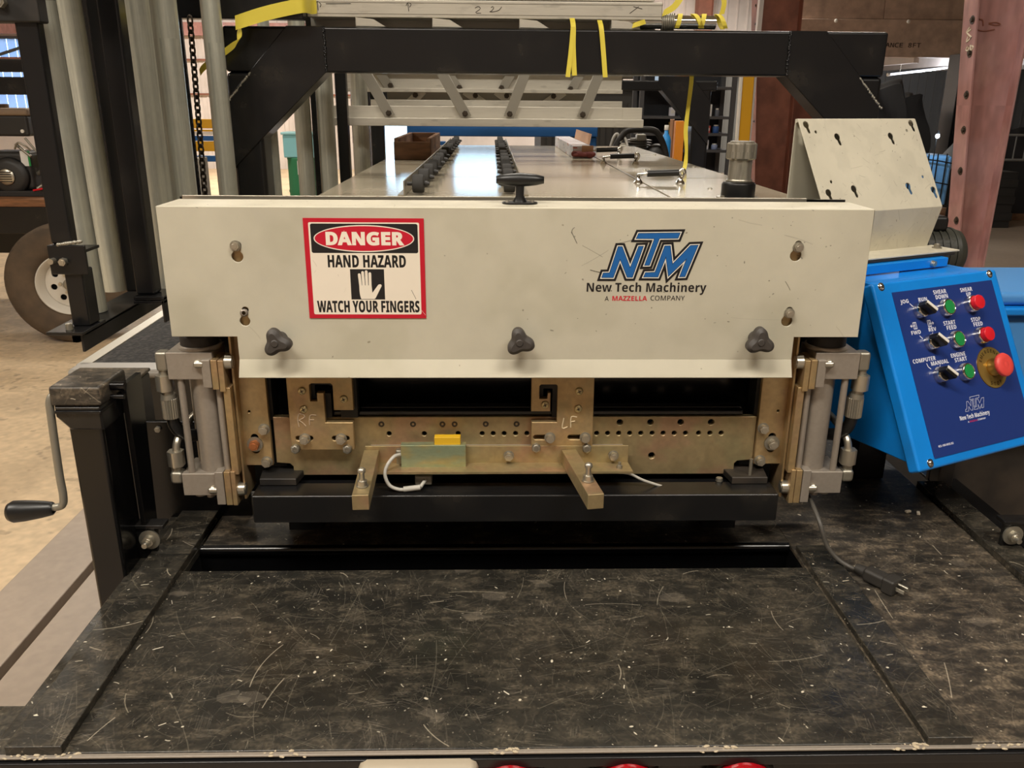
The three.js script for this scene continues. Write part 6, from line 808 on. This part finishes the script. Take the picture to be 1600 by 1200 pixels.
// ------------------------------------------------------------------ far right, under the loft and behind the red column
{
  const t = thing('blue_tank', 'light blue plastic tank behind the right edge of the control box', 'tank', [1.5, 0.5, -0.8]); part(t, 'tank_body', [bb(1.09, 1.6, 0.9, 1.11, -1.1, -0.75, 0.02)], M.blueBin); part(t, 'tank_rim', [bb(1.07, 1.62, 1.11, 1.13, -1.12, -0.73, 0.006)], M.blue); part(t, 'tank_lid', [bb(1.09, 1.6, 1.13, 1.165, -1.1, -0.75, 0.016)], M.blueBin); part(t, 'paper_tag', [bar(V(1.155, 1.02, -0.742), V(1.175, 1.085, -0.742), 0.06, 0.001, V(0, 0, 1), 0)], M.paper, 'white paper tag'); part(t, 'tank_stand', [bb(1.12, 1.57, 0.0, 0.9, -1.08, -0.8, 0.004)], M.black);
  const p = thing('wire_pallet_cage', 'pale blue wrapped load in a wire cage beyond the folded bracket', 'cage', [5.2, 0, -9]); part(p, 'wrapped_load', [box(0.55, 0.62, 0.5, 5.25, 0.72, -9.3, 0.05)], std({ color: 0x6fa6dc, roughness: 0.3 })); for (let i = 0; i < 6; i++) part(p, 'cage_wire', [tube([[4.98 + i * 0.11, 0.1, -9.02], [5.0 + i * 0.105, 0.6, -9.02], [4.98 + i * 0.11, 1.05, -9.02]], 0.008, 12, 6)], M.black); for (const y of [0.45, 0.7, 0.95]) part(p, 'cage_wire', [tube([[4.95, y, -9.01], [5.2, y + 0.03, -9.01], [5.55, y - 0.02, -9.01]], 0.008, 12, 6)], M.black); part(p, 'pallet', [bb(4.9, 5.6, 0, 0.12, -9.6, -9.0, 0.004), bb(4.95, 5.55, 0.12, 0.41, -9.55, -9.05, 0.004)], M.wood);
  const heaps = [[5.0, -10.4, 0.85, 1.75, 'tall dark covered machine beyond the folded bracket, nearest the gantry end'], [5.75, -11.4, 1.0, 1.6, 'dark covered machine behind the wire cage load'], [7.35, -11.5, 1.3, 1.15, 'low dark covered pallet load right of the red column']];
  heaps.forEach(([x, z, w, h, l], i) => { seed(50 + i); const o = thing('covered_machine', l, 'machine', [x, 0, z]); const g = new THREE.BoxGeometry(w, h, 0.9, 10, 12, 8), a = g.attributes.position; for (let k = 0; k < a.count; k++) { const X = a.getX(k), Y = a.getY(k), Z = a.getZ(k), up = (Y + h / 2) / h, n = 0.09 * Math.sin(X * 9 + Y * 5 + i) + 0.07 * Math.cos(Z * 8 + Y * 7 + i * 2), s = 1 - 0.42 * up * up + n * up; a.setXYZ(k, X * s + n * 0.3, Y + n * 0.5 * (up > 0.99 ? 1 : 0.2) * (up > 0.02 ? 1 : 0), Z * s); } g.computeVertexNormals(); part(o, 'cover_sheet', [g.translate(x, h / 2 + 0.1, z)], std({ color: 0x1f2024, roughness: 0.6 })); part(o, 'skid', [bb(x - w / 2, x + w / 2, 0, 0.1, z - 0.45, z + 0.45, 0.004)], M.wood); });
  const r = thing('pipe_rail', 'grey pipe guard rail with upright bars right of the red column', 'rail', [6.9, 0, -9.9]); for (const y of [1.24, 0.93]) part(r, 'rail_bar', [cyl(0.016, 0.016, 1.6, 6.9, y, -9.9, 'x', 12)], M.panelGrey); for (let i = 0; i < 11; i++) part(r, 'upright', [cyl(0.009, 0.009, 0.31, 6.2 + i * 0.14, 1.085, -9.9, 'y', 8)], M.panelGrey); for (const x of [6.1, 7.7]) part(r, 'post', [cyl(0.02, 0.02, 1.25, x, 0.625, -9.9, 'y', 10)], M.panelGrey);
  const bins = [[6.75, -10.6, 0.7, 0.75, 0x2c2a28, 'wide dark crate under the pipe guard rail right of the red column'], [7.6, -9.4, 0.4, 0.35, 0x4a3a30, 'small brown crate on the floor right of the red column'], [8.7, -12.2, 0.6, 1.05, 0x3a4a66, 'dusky blue crate standing behind the low dark covered pallet load'], [5.0, -13.6, 0.9, 1.2, 0x3a3836, 'dark grey crate at the back under the loft, left of the red column'], [6.2, -13.4, 0.7, 1.5, 0x55504a, 'tall greyish crate at the back under the loft beside the locker']];
  for (const [x, z, w, h, col, l] of bins) { const o = thing('storage_crate', l, 'crate', [x, 0, z], 0, 'crates under the loft'), m = std({ color: col, roughness: 0.7 }); part(o, 'crate_body', [bb(x - w / 2, x + w / 2, 0, h, z - w / 2, z + w / 2, 0.01)], m); for (const k of [0.2, 0.5, 0.8]) part(o, 'slat', [bb(x - w / 2 - 0.01, x + w / 2 + 0.01, h * k - 0.05, h * k + 0.05, z + w / 2, z + w / 2 + 0.015, 0.003)], m); part(o, 'shipping_label', [bb(x - 0.06, x + 0.06, h * 0.6, h * 0.6 + 0.08, z + w / 2 + 0.015, z + w / 2 + 0.017)], M.paper); }
  const k = thing('tall_locker', 'tall dark locker standing right of the red column', 'locker', [6.6, 0, -12.4]); part(k, 'locker_body', [bb(7.15, 7.9, 0, 2.35, -12.7, -12.3, 0.01)], M.black); part(k, 'locker_door', [bb(7.18, 7.87, 0.1, 2.3, -12.3, -12.28, 0.004)], M.black); part(k, 'door_handle', [bb(7.25, 7.28, 1.2, 1.35, -12.28, -12.25, 0.004)], M.zincDull);
  { const [x, y, z] = [5.15, 1.26, -8.8], o = thing('added_glint', 'glowing ball on a thin pole, added for a bright reflection left of the red column', 'lamp', [x, 0, z]); part(o, 'glint_ball', [new THREE.SphereGeometry(0.024, 16, 12).scale(1, 1.2, 1).translate(x, y, z)], std({ color: 0xffffff, emissive: 0xdff2ff, emissiveIntensity: 2.2 })); part(o, 'glint_cap', [cyl(0.024, 0.01, 0.04, x, y + 0.045, z, 'y', 16)], M.black); part(o, 'pole', [cyl(0.007, 0.007, y - 0.03, x, (y - 0.03) / 2, z - 0.01, 'y', 8)], M.black); part(o, 'pole_base', [cyl(0.12, 0.12, 0.02, x, 0.01, z - 0.01, 'y', 20)], M.black); const q = new THREE.PointLight(0xdff2ff, 0.4); q.position.set(x, y, z + 0.05); q.castShadow = true; scene.add(q); }  // ball, pole and point light added for a reflected bright spot
}
{
  const t = thing('dark_backdrop', 'dark grey ribbed block with a pale top edge, added to darken behind the engine', 'container', [1.3, 0, -9.6]), m = std({ color: 0x3a3835, roughness: 0.7 });  // ribbed block added to darken the bright wall behind the engine
  part(t, 'backdrop_body', [bb(0.55, 2.5, 0.02, 1.74, -10.6, -9.1, 0.01)], m); for (let i = 0; i < 12; i++) part(t, 'rib', [bb(0.62 + i * 0.158, 0.68 + i * 0.158, 0.1, 1.6, -9.1, -9.08, 0.004)], m); part(t, 'roof_edge', [bb(0.5, 2.55, 1.74, 1.80, -10.65, -9.06, 0.006)], std({ color: 0x6a6058, roughness: 0.6 }));
  part(t, 'roof_pipe', [cyl(0.035, 0.035, 2.0, 1.5, 1.9, -9.3, 'x', 16)], M.zincDull); for (const x of [0.8, 1.5, 2.2]) part(t, 'pipe_bracket', [bb(x - 0.02, x + 0.02, 1.80, 1.87, -9.33, -9.27)], M.black); part(t, 'skid', [bb(0.6, 2.45, 0, 0.02, -10.5, -9.2)], M.black);
}
renderer.render(scene, camera);
